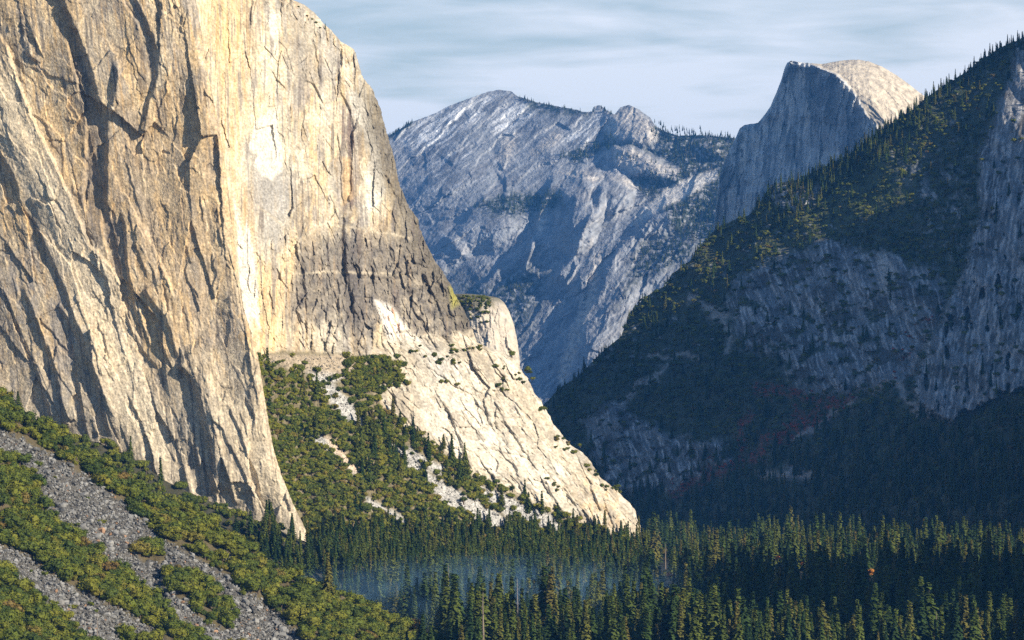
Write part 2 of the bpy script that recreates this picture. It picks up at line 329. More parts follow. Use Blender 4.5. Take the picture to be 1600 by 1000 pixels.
def build_B():
    rows = np.concatenate([np.linspace(-330, -20, 40)[:-1], np.arange(-20, 960, 1.25)])
    u = np.linspace(0, 1, 520)
    left = interp(rows, RA_PTS)[:, None] - 45
    rb = interp(rows, RB_PTS)[:, None] + (1.8 * fbm(rows / 7.0, rows * 0, 3, 6) + (2.5 + 3.5 * (rows > 540)) * fbm(rows / 26.0, rows * 0, 4, 7))[:, None]
    px = (left + u[None, :] ** .93 * (rb - left)).astype(F32); py = np.repeat(rows[:, None], len(u), 1).astype(F32)
    x, y, slab, wall, chutes = B_masks(px, py)
    rock = np.clip(wall + slab, 0, 1)
    x = px + 2.5 * fbm(px / 16, py / 16, 3, 93); y = py + 2.5 * fbm(px / 16, py / 16, 3, 94)
    D = np.zeros(px.shape, F32)
    ww = wall * (1 - slab); low = ss(330, 400, y + 14 * gn(x / 25, y / 25, 3))     # broken dark rock under the smooth wall
    edge = ss(60, 0, rb - px)
    u1 = x - .02 * y
    D += ww * (3 * fbm(u1 / 60, y / 200, 3, 11) + facets(u1, y, 30, 110, 13, 1.4, .12) + facets(u1, y, 10, 42, 14, .5, .16) * (.6 + 1.8 * low + 1.3 * edge))
    D += ww * (low * .9 + edge * .8 + .22) * (facets(u1 - .25 * y, y, 7, 18, 15, .8, .32) + facets(u1, y, 3.2, 7, 16, .35, .3) + .7 * ridge(u1 / 8, y / 26, 3, 19))
    u2 = x - .75 * y; v2 = x * .6 + y * .8
    D += slab * (5 * fbm(u2 / 60, v2 / 200, 3, 21) + facets(u2, v2, 34, 80, 23, 2.6, .16, 1.2) + facets(u2, v2, 12, 34, 24, 1.3, .24, .8) + facets(u2, v2, 4.5, 10, 25, .6, .34) + .6 * ridge(u2 / 8, v2 / 30, 3, 27))
    D += (1 - rock) * (6 * fbm(px / 40, py / 40, 3, 26) + 1.0 * facets(px, py, 3.2, 2.6, 28, .8, .4))
    L = lambda p, h, w=3, l=40, s=1, a=.12, b=.12: lip(D, x, y, p, h, w, l, s, a, b)
    # wall right of the prow
    L([(350, 100), (352, 140), (353, 185)], 7, 4, 16); L([(395, -10), (392, 30), (388, 90)], 5, 3, 14); L([(364, 330), (372, 400), (380, 460), (384, 500)], 3, 2, 10, -1)
    L([(419, 20), (420, 48)], 3, 2, 8, -1); L([(421, 148), (421, 168)], 3, 2, 10); L([(424, 110), (432, 122), (444, 138), (448, 142)], 4, 3, 18)
    L([(390, 228), (396, 238), (402, 240)], 4, 2.5, 26, -1); L([(432, 172), (434, 205), (445, 215), (446, 260)], 2.5, 2, 20)
    L([(406, 330), (406, 350), (411, 375)], 4.5, 3.5, 14); L([(420, 328), (420, 345)], 3.5, 3, 10); L([(402, 390), (403, 412)], 3, 2, 12)
    L([(476, 342), (472, 365), (462, 388)], 5, 4, 14); L([(462, 388), (470, 400), (478, 418), (486, 435)], 3, 3, 14)
    L([(430, 60), (446, 75), (452, 90), (460, 120)], 3, 3, 18); L([(474, 125), (490, 130), (500, 150), (506, 165)], 4, 3, 22); L([(487, 55), (494, 80), (498, 105), (500, 130)], 5, 4, 22)
    L([(530, 55), (535, 85), (530, 110), (534, 145), (546, 170), (552, 200), (548, 240)], 6, 5, 30); L([(506, 88), (512, 100), (520, 118)], 3, 2, 14)
    L([(540, 40), (552, 70), (558, 96)], 6, 5, 30, -1)
    L([(552, 140), (560, 160), (575, 190), (585, 230), (592, 260)], 3.5, 4, 26, -1)
    L([(560, 175), (552, 210), (550, 250), (548, 300), (540, 330)], 6, 4, 20); L([(526, 200), (532, 240), (534, 300), (540, 330)], 4, 3, 14)
    L([(563, 140), (572, 165), (584, 200), (590, 230), (588, 250)], 3, 3, 15); L([(503, 250), (512, 268), (520, 275)], 3, 2, 15); L([(513, 300), (522, 320), (530, 345)], 4, 3, 16)
    # dark broken gullies below
    L([(540, 325), (536, 370), (540, 410), (548, 450), (556, 500)], 11, 9, 26); L([(560, 340), (556, 370), (560, 400)], 6, 5, 18)
    L([(606, 380), (612, 400), (622, 420), (624, 432)], 9, 9, 26, 1, .08, .08); L([(652, 400), (640, 420), (634, 440), (640, 460)], 8, 8, 28)
    L([(600, 270), (612, 290), (618, 310)], 7, 5, 20); L([(580, 400), (590, 425), (594, 440)], 4, 3, 14); L([(527, 430), (530, 460), (530, 500)], 6, 4, 20); L([(512, 425), (518, 450)], 4, 3, 12)
    L([(655, 330), (668, 360), (680, 395), (690, 420), (700, 450)], 6, 6, 24, -1); L([(660, 420), (672, 450), (690, 490), (700, 520)], 7, 6, 22); L([(676, 425), (692, 450), (704, 490), (716, 520)], 7, 6, 22)
    L([(640, 470), (655, 500), (668, 520)], 6, 5, 22); L([(620, 450), (640, 480), (660, 510), (680, 532)], 6, 5, 30, -1); L([(700, 400), (720, 450), (732, 490), (742, 530)], 5, 5, 22)
    L([(470, 400), (474, 430), (478, 470), (480, 520), (478, 548)], 5, 4, 26, 1)
    rr = np.random.default_rng(8)
    for i in range(110):
        cx = rr.uniform(400, 740); cy = rr.uniform(0, 545); n = rr.uniform(8, 34) * (1 + .4 * (cy > 330)); dx = rr.normal(.12 + .25 * (cy > 330), .15)
        L([(cx, cy), (cx + dx * n * .5 + rr.normal(0, 1.5), cy + n * .5), (cx + dx * n, cy + n)], rr.uniform(.8, 3.0) * (1 + .9 * (cy > 330)), 2.2, rr.uniform(5, 16), 1 if rr.random() < .8 else -1)
    # apron slabs
    for p, h in (([(588, 550), (600, 580), (612, 600)], 3), ([(640, 640), (652, 680), (660, 700)], 4), ([(664, 590), (700, 640), (720, 690), (740, 740)], 4), ([(700, 640), (722, 700), (738, 745)], 5), ([(770, 620), (790, 660), (812, 695), (830, 720)], 6),
                 ([(800, 720), (812, 750), (832, 790), (845, 815)], 5), ([(850, 745), (860, 770), (880, 800)], 6), ([(920, 745), (926, 770), (940, 800)], 8), ([(940, 770), (950, 800), (962, 830)], 6), ([(880, 760), (900, 790), (912, 812)], 6), ([(745, 600), (760, 640), (770, 670)], 4), ([(690, 720), (760, 700), (830, 715)], 3)):
        L(p, h, 4, 26)
    for i in range(120):                                  # ledges crossing the slabs
        cx = rr.uniform(620, 990); cy = rr.uniform(540, 830); n = rr.uniform(6, 26)
        L([(cx, cy), (cx + n * .5, cy + rr.uniform(-3, 0)), (cx + n, cy + rr.uniform(-4, 2))], rr.uniform(1, 3.6), 2.4, rr.uniform(5, 14), 1 if rr.random() < .5 else -1, .3, .3)
    for i in range(110):
        cx = rr.uniform(600, 1000); cy = rr.uniform(540, 830); n = 5 + rr.exponential(22); dx = rr.normal(.62, .25)
        L([(cx, cy), (cx + dx * n * .5 + rr.normal(0, 2), cy + n * .5), (cx + dx * n, cy + n)], rr.uniform(1.0, 3.4), 2.4, rr.uniform(6, 20), 1 if rr.random() < .7 else -1)
    YY = YB(px, py) - D * .46
    R = 34.0; d = np.clip(rb - px, 0, R); YY += .46 * R * .95 * (1 - np.sqrt(np.clip(1 - (1 - d / R) ** 2, 0, 1)))
    # ---- colour
    s1, s2 = streaks(px, py, .02, 61); n1 = fbm(px / 50, py / 70, 4, 60); n2 = fbm(px / 12, py / 16, 3, 64); n3 = fbm(px / 3, py / 3, 2, 65)
    c = np.empty(px.shape + (3,), F32); c[:] = (.54, .44, .28)
    wx = 8 * fbm(px / 12, py / 18, 3, 57)
    for sx_, sy_, sd_, am in ((26, 120, 58, .8), (9, 50, 59, .65), (4, 18, 56, .45)):
        _, _, r1, r2, r3, _, _ = cells((px + wx) / sx_, (py + wx) / sy_, sd_)
        c = mixc(c, (r1 < .25) * am * (.4 + .6 * r2), (.36, .345, .31)); c = mixc(c, (r1 > .8) * am * (.3 + .7 * r2), (.68, .62, .5)); c = mixc(c, ((r1 > .3) & (r1 < .4)) * am * .8 * r2, (.50, .34, .16)); c = mixc(c, ((r1 > .5) & (r1 < .57)) * am * .7, (.18, .16, .14))
    c = mixc(c, ss(-.05, .35, n1) * .6, (.66, .60, .47)); c = mixc(c, ss(.05, .4, -n1 + .3 * s1) * .6, GREY)
    yel = poly(x, y, [(308, -30), (400, -30), (392, 60), (385, 160), (372, 260), (400, 330), (400, 420), (470, 420), (465, 545), (400, 560), (370, 420), (350, 260)], 22)
    c = mixc(c, yel * .55, (.66, .49, .25)); c = mixc(c, yel * ss(.0, .3, s1) * .7, ORANGE)
    c = mixc(c, ss(.12, .42, s1) * .5 * (1 - yel), (.56, .40, .19))
    c = mixc(c, ss(.10, .4, -s1) * .65, (.2, .18, .17)); c = mixc(c, ss(.3, .7, -s2) * .35, DARK); c = mixc(c, ss(.2, .6, s2) * .3, WHITE)
    gr = poly(x, y, [(385, 230), (450, 260), (455, 330), (440, 380), (400, 390), (392, 320)], 14)
    c = mixc(c, gr * .75, (.33, .32, .30)); c = mixc(c, poly(x, y, [(440, 0), (470, 0), (500, 60), (500, 130), (470, 140), (450, 90)], 14) * .6, (.27, .25, .22))
    for p in ([(398, 190), (428, 170), (434, 182), (436, 215), (442, 235), (442, 265), (425, 282), (404, 272), (398, 258), (404, 240), (390, 232)], [(419, 22), (432, 23), (433, 50), (428, 60), (420, 48)], [(372, 430), (385, 340), (398, 400), (402, 440), (408, 520), (385, 480)],
              [(572, 262), (590, 240), (600, 270), (602, 300), (590, 322), (574, 335), (572, 300)], [(548, 140), (572, 160), (592, 225), (598, 260), (588, 268), (572, 215), (560, 190), (550, 180)], [(365, 300), (378, 360), (388, 430), (392, 520), (380, 500), (372, 400)]):
        c = mixc(c, poly(x + 4 * n2, y + 5 * n3, p, 2) * .85, (.62, .59, .52))
    c = mixc(c, poly(x, y, [(530, 160), (552, 170), (562, 230), (566, 320), (535, 330), (530, 250)], 7) * ss(-.35, .2, s1 + s2 * .6) * .85, (.12, .09, .09))
    c = mixc(c, poly(x, y, [(534, 245), (548, 248), (550, 310), (536, 320)], 4) * .6, (.55, .38, .18))
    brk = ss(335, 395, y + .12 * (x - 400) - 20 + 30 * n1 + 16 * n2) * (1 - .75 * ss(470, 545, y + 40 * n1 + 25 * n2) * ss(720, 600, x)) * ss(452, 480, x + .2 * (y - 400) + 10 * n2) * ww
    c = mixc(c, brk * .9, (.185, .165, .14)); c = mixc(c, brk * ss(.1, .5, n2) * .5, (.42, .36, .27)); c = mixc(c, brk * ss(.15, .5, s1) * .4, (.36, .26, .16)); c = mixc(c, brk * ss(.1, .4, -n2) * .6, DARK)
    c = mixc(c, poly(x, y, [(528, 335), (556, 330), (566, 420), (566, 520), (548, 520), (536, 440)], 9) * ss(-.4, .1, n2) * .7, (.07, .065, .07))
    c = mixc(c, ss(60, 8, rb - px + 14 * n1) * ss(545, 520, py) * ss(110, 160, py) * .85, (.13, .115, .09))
    c = mixc(c, ww * ss(.14, .3, fbm(px / 6 + .3 * gn(px / 30, py / 60, 14), py / 200, 2, 63)) * ss(.0, .3, fbm(px / 50, py / 80, 2, 62)) * .65, (.13, .11, .10))
    c = mixc(c, poly(x, y, [(585, 468), (612, 480), (630, 505), (650, 530), (640, 552), (612, 545), (600, 510)], 4) * .9, (.78, .74, .68))
    for p in ([(612, 482), (622, 510), (634, 540)], [(606, 494), (618, 525), (628, 545)]):
        m, s, t = line(x, y, p, 4); k = np.exp(-(s / 1.3) ** 2) * .8; c[m] = c[m] * (1 - k[:, None]) + np.array((.58, .24, .08), F32) * k[:, None]
    for p in ([(460, 385), (500, 350), (560, 356), (640, 372)], [(455, 428), (520, 424), (600, 428), (640, 430)], [(400, 320), (440, 350), (452, 395)]):
        m, s, t = line(x, y, p, 8); k = np.exp(-(s / 2.2) ** 2) * .5; c[m] = c[m] * (1 - k[:, None]) + np.array((.55, .48, .36), F32) * k[:, None]
    c = mixc(c, poly(x, y, [(702, 448), (712, 452), (718, 475), (706, 482)], 4) * .7, (.35, .33, .06))
    cs = np.empty(px.shape + (3,), F32); cs[:] = (.50, .44, .34)
    cs = mixc(cs, ss(.0, .4, fbm(u2 / 14, v2 / 60, 4, 66)) * .6, (.70, .65, .56)); cs = mixc(cs, ss(.0, .35, -fbm(u2 / 20, v2 / 50, 4, 67)) * .8, (.30, .265, .21))
    cs = mixc(cs, poly(x, y, [(660, 590), (740, 600), (820, 690), (880, 740), (820, 780), (760, 740), (690, 680)], 35) * .5, (.80, .76, .67))
    cs = mixc(cs, poly(x, y, [(640, 530), (700, 540), (730, 580), (680, 600)], 12) * .5, (.46, .46, .45))
    cs = mixc(cs, poly(x, y, [(900, 745), (960, 760), (975, 830), (920, 820)], 12) * ss(-.1, .4, fbm(px / 8, py / 14, 2, 69)) * .7, (.62, .45, .25))
    cs = mixc(cs, ss(.2, .5, fbm(px / 10, py / 8, 3, 68)) * .55, (.25, .2, .13))
    _, _, r1, r2, _, _, _ = cells((u2 + 9 * n1) / 30, v2 / 60, 71); cs = mixc(cs, (r1 < .3) * .6 * r2, (.34, .30, .24)); cs = mixc(cs, (r1 > .85) * .5, (.62, .58, .5))
    _, _, r1, r2, _, _, _ = cells((u2 + 6 * n2) / 9, v2 / 20, 72); cs = mixc(cs, (r1 < .3) * .5 * r2, (.26, .23, .18)); cs = mixc(cs, ss(.15, .4, n2) * .3, (.33, .27, .19))
    c = mixc(c, slab, (0, 0, 0)) + cs * slab[..., None]
    soil = np.empty(px.shape + (3,), F32); soil[:] = (.17, .145, .085); tal = np.array((.36, .355, .34), F32) * (.75 + .6 * _r(_h(np.floor(px / 2.2).astype(int), np.floor(py / 1.8).astype(int), 4)))[..., None]
    upper = poly(px, py, [(400, 545), (610, 550), (560, 600), (520, 585), (400, 575)], 8)[..., None]
    tal = tal * (1 - .8 * upper) + np.array((.33, .26, .17), F32) * .8 * upper
    soil = soil * (1 - chutes[..., None]) + tal * chutes[..., None]
    out = poly(x, y, [(508, 682), (525, 690), (560, 730), (556, 740), (530, 720)], 4)[..., None]; soil = soil * (1 - out) + np.array((.5, .4, .3), F32) * out
    c = c * rock[..., None] + soil * (1 - rock)[..., None]
    c *= (1 + .32 * n2 + .5 * n3)[..., None]
    k = np.linspace(0, 1, 14)[1:]
    bpx = px[:, -1:] - 60 * k[None, :] ** 1.5; bY = YY[:, -1:] + 10 + 500 * k[None, :]
    PX = np.concatenate([px, bpx], 1); PY = np.concatenate([py, np.repeat(py[:, -1:], 13, 1)], 1)
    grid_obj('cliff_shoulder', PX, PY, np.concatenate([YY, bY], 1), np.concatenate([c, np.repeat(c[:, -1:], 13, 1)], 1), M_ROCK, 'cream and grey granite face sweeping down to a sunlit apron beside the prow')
    SURF['B'] = sampler(px, py, YY)
build_B()
print('B', time.time() - T0)
# ------------------------------------------------------------------ generic hillside with a skyline given column by column
def top_grid(x0, x1, sx, top, bot, sy, jag=1.5, js=7.0, seed=0):
    xs = np.arange(x0, x1, sx).astype(F32)
    t = interp(xs, top) + jag * fbm(xs / js, xs * 0 + seed, 4, seed)
    n = int((bot - t.min()) / sy); v = np.linspace(0, 1, n) ** 1.05
    py = (t[None, :] + v[:, None] * (bot - t[None, :])).astype(F32); px = np.repeat(xs[None, :], n, 0)
    return px, py, t
def with_back(px, py, YY, c, dpy, dY, n=10):
    k = np.linspace(1, 0, n + 1)[:-1][:, None]
    PX = np.repeat(px[:1], n, 0); PY = py[:1] + dpy * k ** 1.6; YB_ = YY[:1] + dY * k
    return np.concatenate([PX, px]), np.concatenate([PY, py]), np.concatenate([YB_, YY]), np.concatenate([np.repeat(c[:1], n, 0), c])

# right-hand valley wall (F)
F_TOP = [(500, 800), (700, 745), (790, 690), (850, 632), (875, 606), (900, 590), (925, 566), (945, 546), (970, 526), (985, 488), (1010, 462), (1040, 446), (1050, 428), (1080, 406), (1090, 388), (1120, 356), (1150, 342), (1170, 336), (1185, 320), (1200, 296), (1215, 286), (1250, 280), (1275, 266), (1310, 250), (1340, 232), (1360, 214), (1400, 188), (1430, 168), (1450, 150), (1480, 130), (1510, 112), (1535, 92), (1560, 76), (1600, 58), (1700, 0), (1850, -80), (2100, -160)]
R1 = [(1132, 485), (1150, 440), (1200, 405), (1300, 378), (1400, 395), (1455, 425), (1480, 470), (1450, 540), (1395, 600), (1340, 615), (1260, 612), (1220, 572), (1160, 545)]
R2 = [(912, 650), (945, 625), (1000, 650), (1060, 682), (1130, 690), (1142, 715), (1095, 748), (1000, 775), (960, 765), (925, 720)]
R3 = [(1640, 40), (1588, 62), (1578, 120), (1556, 180), (1532, 230), (1527, 330), (1512, 400), (1490, 450), (1452, 530), (1425, 600), (1445, 645), (1490, 668), (1545, 625), (1620, 600), (1760, 640), (1800, 300), (1760, 60)]
R4 = [(1186, 292), (1230, 284), (1285, 290), (1270, 318), (1225, 330), (1195, 325)]
R5 = [(1410, 240), (1500, 250), (1530, 330), (1500, 400), (1440, 380), (1420, 300)]
def YFw(px, py):
    t = interp(px, F_TOP)
    base = 5350 - 1.15 * np.maximum(px - 850, 0)
    h = np.maximum(800 - py, 0)
    return base + h * 1.15 + .0006 * h * h
def F_masks(px, py):
    x = px + 26 * fbm(px / 45, py / 45, 5, 201, .6); y = py + 26 * fbm(px / 45, py / 45, 5, 202, .6)
    hole = 1 - .9 * ss(.12, .3, fbm(x / 26 + 5, y / 13, 4, 209))
    r = hole * np.maximum.reduce([poly(x, y, R1, 8), poly(x, y, R2, 7), poly(x, y, R4, 5) * .9, poly(x, y, R5, 24) * ss(-.1, .25, fbm(x / 16, y / 12, 3, 211)) * .8])
    r = np.maximum(r, poly(px + .45 * (x - px), y, R3, 5) * (1 - .7 * ss(.22, .4, fbm(px / 16, py / 40, 4, 212)) * ss(150, 420, py)))
    bits = ss(.18, .4, fbm(px / 20, py / 12, 4, 210, .65)) * .8 * (ss(1030, 900, px) * .4 + poly(px, py, [(950, 430), (1150, 400), (1150, 560), (1000, 600), (930, 580)], 30) + .9 * poly(px, py, [(1450, 60), (1600, 60), (1560, 250), (1380, 260)], 20) + poly(px, py, [(1150, 340), (1330, 330), (1460, 400), (1300, 420), (1160, 450)], 20))
    red = np.zeros_like(px)
    for p, w in (([(1055, 765), (1110, 738), (1180, 712), (1240, 665), (1300, 635)], 12), ([(1190, 610), (1240, 612), (1300, 630)], 9), ([(1380, 590), (1420, 545), (1450, 500)], 14), ([(1230, 690), (1290, 650), (1335, 618)], 8), ([(1160, 690), (1150, 670), (1170, 650)], 7)):
        m, s, t = line(x, y, p, w * 3); red[m] = np.maximum(red[m], np.exp(-(s / w) ** 2))
    scree = np.zeros_like(px)
    for p, w in (([(1240, 688), (1290, 658), (1340, 620)], 4), ([(1375, 610), (1400, 585), (1425, 560)], 10), ([(1195, 745), (1240, 735), (1270, 740)], 9), ([(1395, 590), (1440, 640)], 7), ([(1080, 470), (1110, 480), (1130, 500), (1140, 545)], 6), ([(1020, 560), (1060, 555), (1090, 560)], 4), ([(960, 650), (1000, 600), (1040, 580)], 4)):
        m, s, t = line(x, y, p, w * 3); scree[m] = np.maximum(scree[m], np.exp(-(s / w) ** 2))
    return x, y, np.clip(r, 0, 1), np.clip(bits, 0, 1), red, scree
def build_F():
    px, py, t = top_grid(520, 2050, 1.35, F_TOP, 850, 1.35, 2.2, 9, 3)
    x, y, rock, bits, red, scree = F_masks(px, py)
    D = 34 * fbm(px / 150, py / 110, 4, 220) + 26 * np.abs(gn((px - .55 * py) / 85, (py + .3 * px) / 260, 240)) + 12 * fbm((px - .5 * py) / 50, (py + .5 * px) / 60, 3, 221)
    x0 = px + 3 * fbm(px / 14, py / 14, 3, 204); y0 = py + 3 * fbm(px / 14, py / 14, 3, 205); u = x0 - .35 * y0; x1, y1 = x, y; x, y = x0, y0
    fr = 5 * fbm(u / 30, y / 60, 3, 223) + 2.2 * ridge(u / 13, y / 40, 5, 226, .62) + facets(u + 3 * gn(x / 9, y / 9, 7), y, 7, 18, 224, .55, .22) + facets(u, y, 3, 6, 225, .5, .4)
    m3 = poly(x1, y1, R3, 5); u3 = x + .16 * y
    fr3 = 5 * fbm(u3 / 26, y / 160, 2, 227) + 4.5 * ridge(u3 / 16, y / 150, 4, 228, .6) + facets(u3, y, 4, 22, 229, .6, .3)
    rk = np.clip(rock + bits, 0, 1)
    for rr_, hh in ((R1, 16), (R2, 12)): D += hh * poly(x1, y1, rr_, 30)
    D += 8 * rk * np.abs(gn(u / 34, y / 120, 238)) + 4 * rk * np.abs(gn(u / 13, y / 60, 239))
    D += rk * (fr * (1 - m3) + fr3 * m3) + (1 - rk) * (1.4 * facets(px, py, 4.5, 3.6, 231, .8, .45)) + 26 * m3 * ss(0, 1, rock) + 5 * poly(x1, y1, R1, 14) + 8 * poly(x1, y1, R2, 8); x, y = x1, y1
    for p, h in (([(938, 640), (940, 690), (944, 740)], 6), ([(980, 660), (984, 710), (990, 750)], 5), ([(1035, 680), (1038, 720), (1040, 750)], 5), ([(960, 660), (962, 700), (966, 740)], 5), ([(1560, 190), (1540, 300), (1538, 420)], 8), ([(1585, 160), (1580, 300), (1590, 420)], 8), ([(1500, 420), (1470, 520), (1450, 600)], 8)):
        lip(D, x, y, p, h, 5, 28)
    YY = YFw(px, py) - D * .9
    n1 = fbm(px / 40, py / 30, 4, 230); n2 = fbm(px / 8, py / 8, 3, 232); xs = px + 5 * fbm(px / 16, py / 24, 3, 235); s1 = fbm((xs - .32 * py * (1 - m3) + .16 * py * m3) / 4.5, py / 42, 4, 233, .6)
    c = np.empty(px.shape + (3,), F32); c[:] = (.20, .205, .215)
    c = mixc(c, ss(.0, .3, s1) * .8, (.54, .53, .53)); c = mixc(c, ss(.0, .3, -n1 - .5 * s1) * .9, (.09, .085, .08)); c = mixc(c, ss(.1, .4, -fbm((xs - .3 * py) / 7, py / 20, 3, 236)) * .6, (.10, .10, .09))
    c = mixc(c, poly(x, y, [(1365, 400), (1385, 395), (1395, 440), (1380, 470)], 6) * .7, (.55, .5, .45))
    c = mixc(c, m3 * ss(-.1, .4, s1) * .5, (.46, .45, .44))
    g = np.empty(px.shape + (3,), F32); g[:] = (.075, .082, .045)
    g = mixc(g, ss(-.1, .4, n1) * .6, (.05, .065, .022)); g = mixc(g, ss(.0, .4, -n2) * .5, (.016, .024, .012))
    lit = poly(x, y, [(1180, 400), (1200, 330), (1290, 310), (1330, 280), (1400, 230), (1440, 260), (1420, 330), (1330, 350), (1240, 385)], 18)  # green shoulder, with its sunlight put into the ground colour
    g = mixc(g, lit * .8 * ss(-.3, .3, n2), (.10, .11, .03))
    g = mixc(g, red * ss(-.25, .25, n2) * .85, (.22, .05, .025)); g = mixc(g, scree * .8, (.42, .38, .35))
    c = c * rk[..., None] + g * (1 - rk)[..., None]
    c *= (1 + .3 * n2)[..., None]
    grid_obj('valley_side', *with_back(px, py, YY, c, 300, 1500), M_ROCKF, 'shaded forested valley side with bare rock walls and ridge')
    SURF['F'] = sampler(px, py, YY)
M_ROCKF = rock_mat('shaded_rock', .12, .6)
build_F()
print('F', time.time() - T0)

# small dome behind the shoulder (G)
def build_G():
    top = [(640, 470), (700, 459), (725, 461), (760, 462), (778, 465), (788, 473), (796, 487), (803, 507), (808, 530), (811, 552), (813, 575), (815, 610)]
    rows = np.arange(459, 640, 1.3); xs = np.linspace(0, 1, 150)
    rb = np.interp(rows, [459, 462, 465, 473, 487, 507, 530, 552, 575, 610, 640], [735, 762, 778, 788, 796, 803, 808, 811, 813, 815, 818])[:, None] + 1.2 * fbm(rows / 8, rows * 0, 3, 301)[:, None]
    px = (640 + xs[None, :] * (rb - 640)).astype(F32); py = np.repeat(rows[:, None], 150, 1).astype(F32)
    d = rb - px; R = 60.0; dd = np.clip(d, 0, R)
    D = -R * .8 * (1 - np.sqrt(np.clip(1 - (1 - dd / R) ** 2, 0, 1))) - .45 * np.maximum(d - 45, 0) - .25 * (640 - py) - 40 * np.clip((475 - py) / 16, 0, 1) ** 2
    u = px - .1 * py
    D += facets(u, py, 14, 50, 303, 1.6, .2) + facets(u, py, 6, 16, 304, .8, .3) + facets(u, py, 3, 6, 305, .5, .3) + 1.5 * fbm(px / 20, py / 40, 3, 306)
    YY = 4350 - D * .65
    n = fbm(px / 8, py / 12, 3, 307); c = np.empty(px.shape + (3,), F32); c[:] = (.56, .5, .42)
    c = mixc(c, ss(0, .4, n) * .6, (.3, .28, .26)); c = mixc(c, ss(510, 480, py + 14 * n + .25 * (px - 700)) * .8, (.08, .08, .04)); c *= (1 + .2 * n)[..., None]
    k = np.linspace(0, 1, 10)[1:]
    PX = np.concatenate([px, px[:, -1:] - 60 * k[None] ** 1.5], 1); PY = np.concatenate([py, np.repeat(py[:, -1:], 9, 1)], 1)
    PX, PY, YF, C = with_back(PX, PY, np.concatenate([YY, YY[:, -1:] + 10 + 400 * k[None]], 1), np.concatenate([c, np.repeat(c[:, -1:], 9, 1)], 1), 120, 700)
    grid_obj('rock_dome', PX, PY, YF, C, M_ROCKF, 'small rounded granite knob with a sunlit rim behind the great cliff')
    SURF['G'] = sampler(px, py, YY)
build_G()

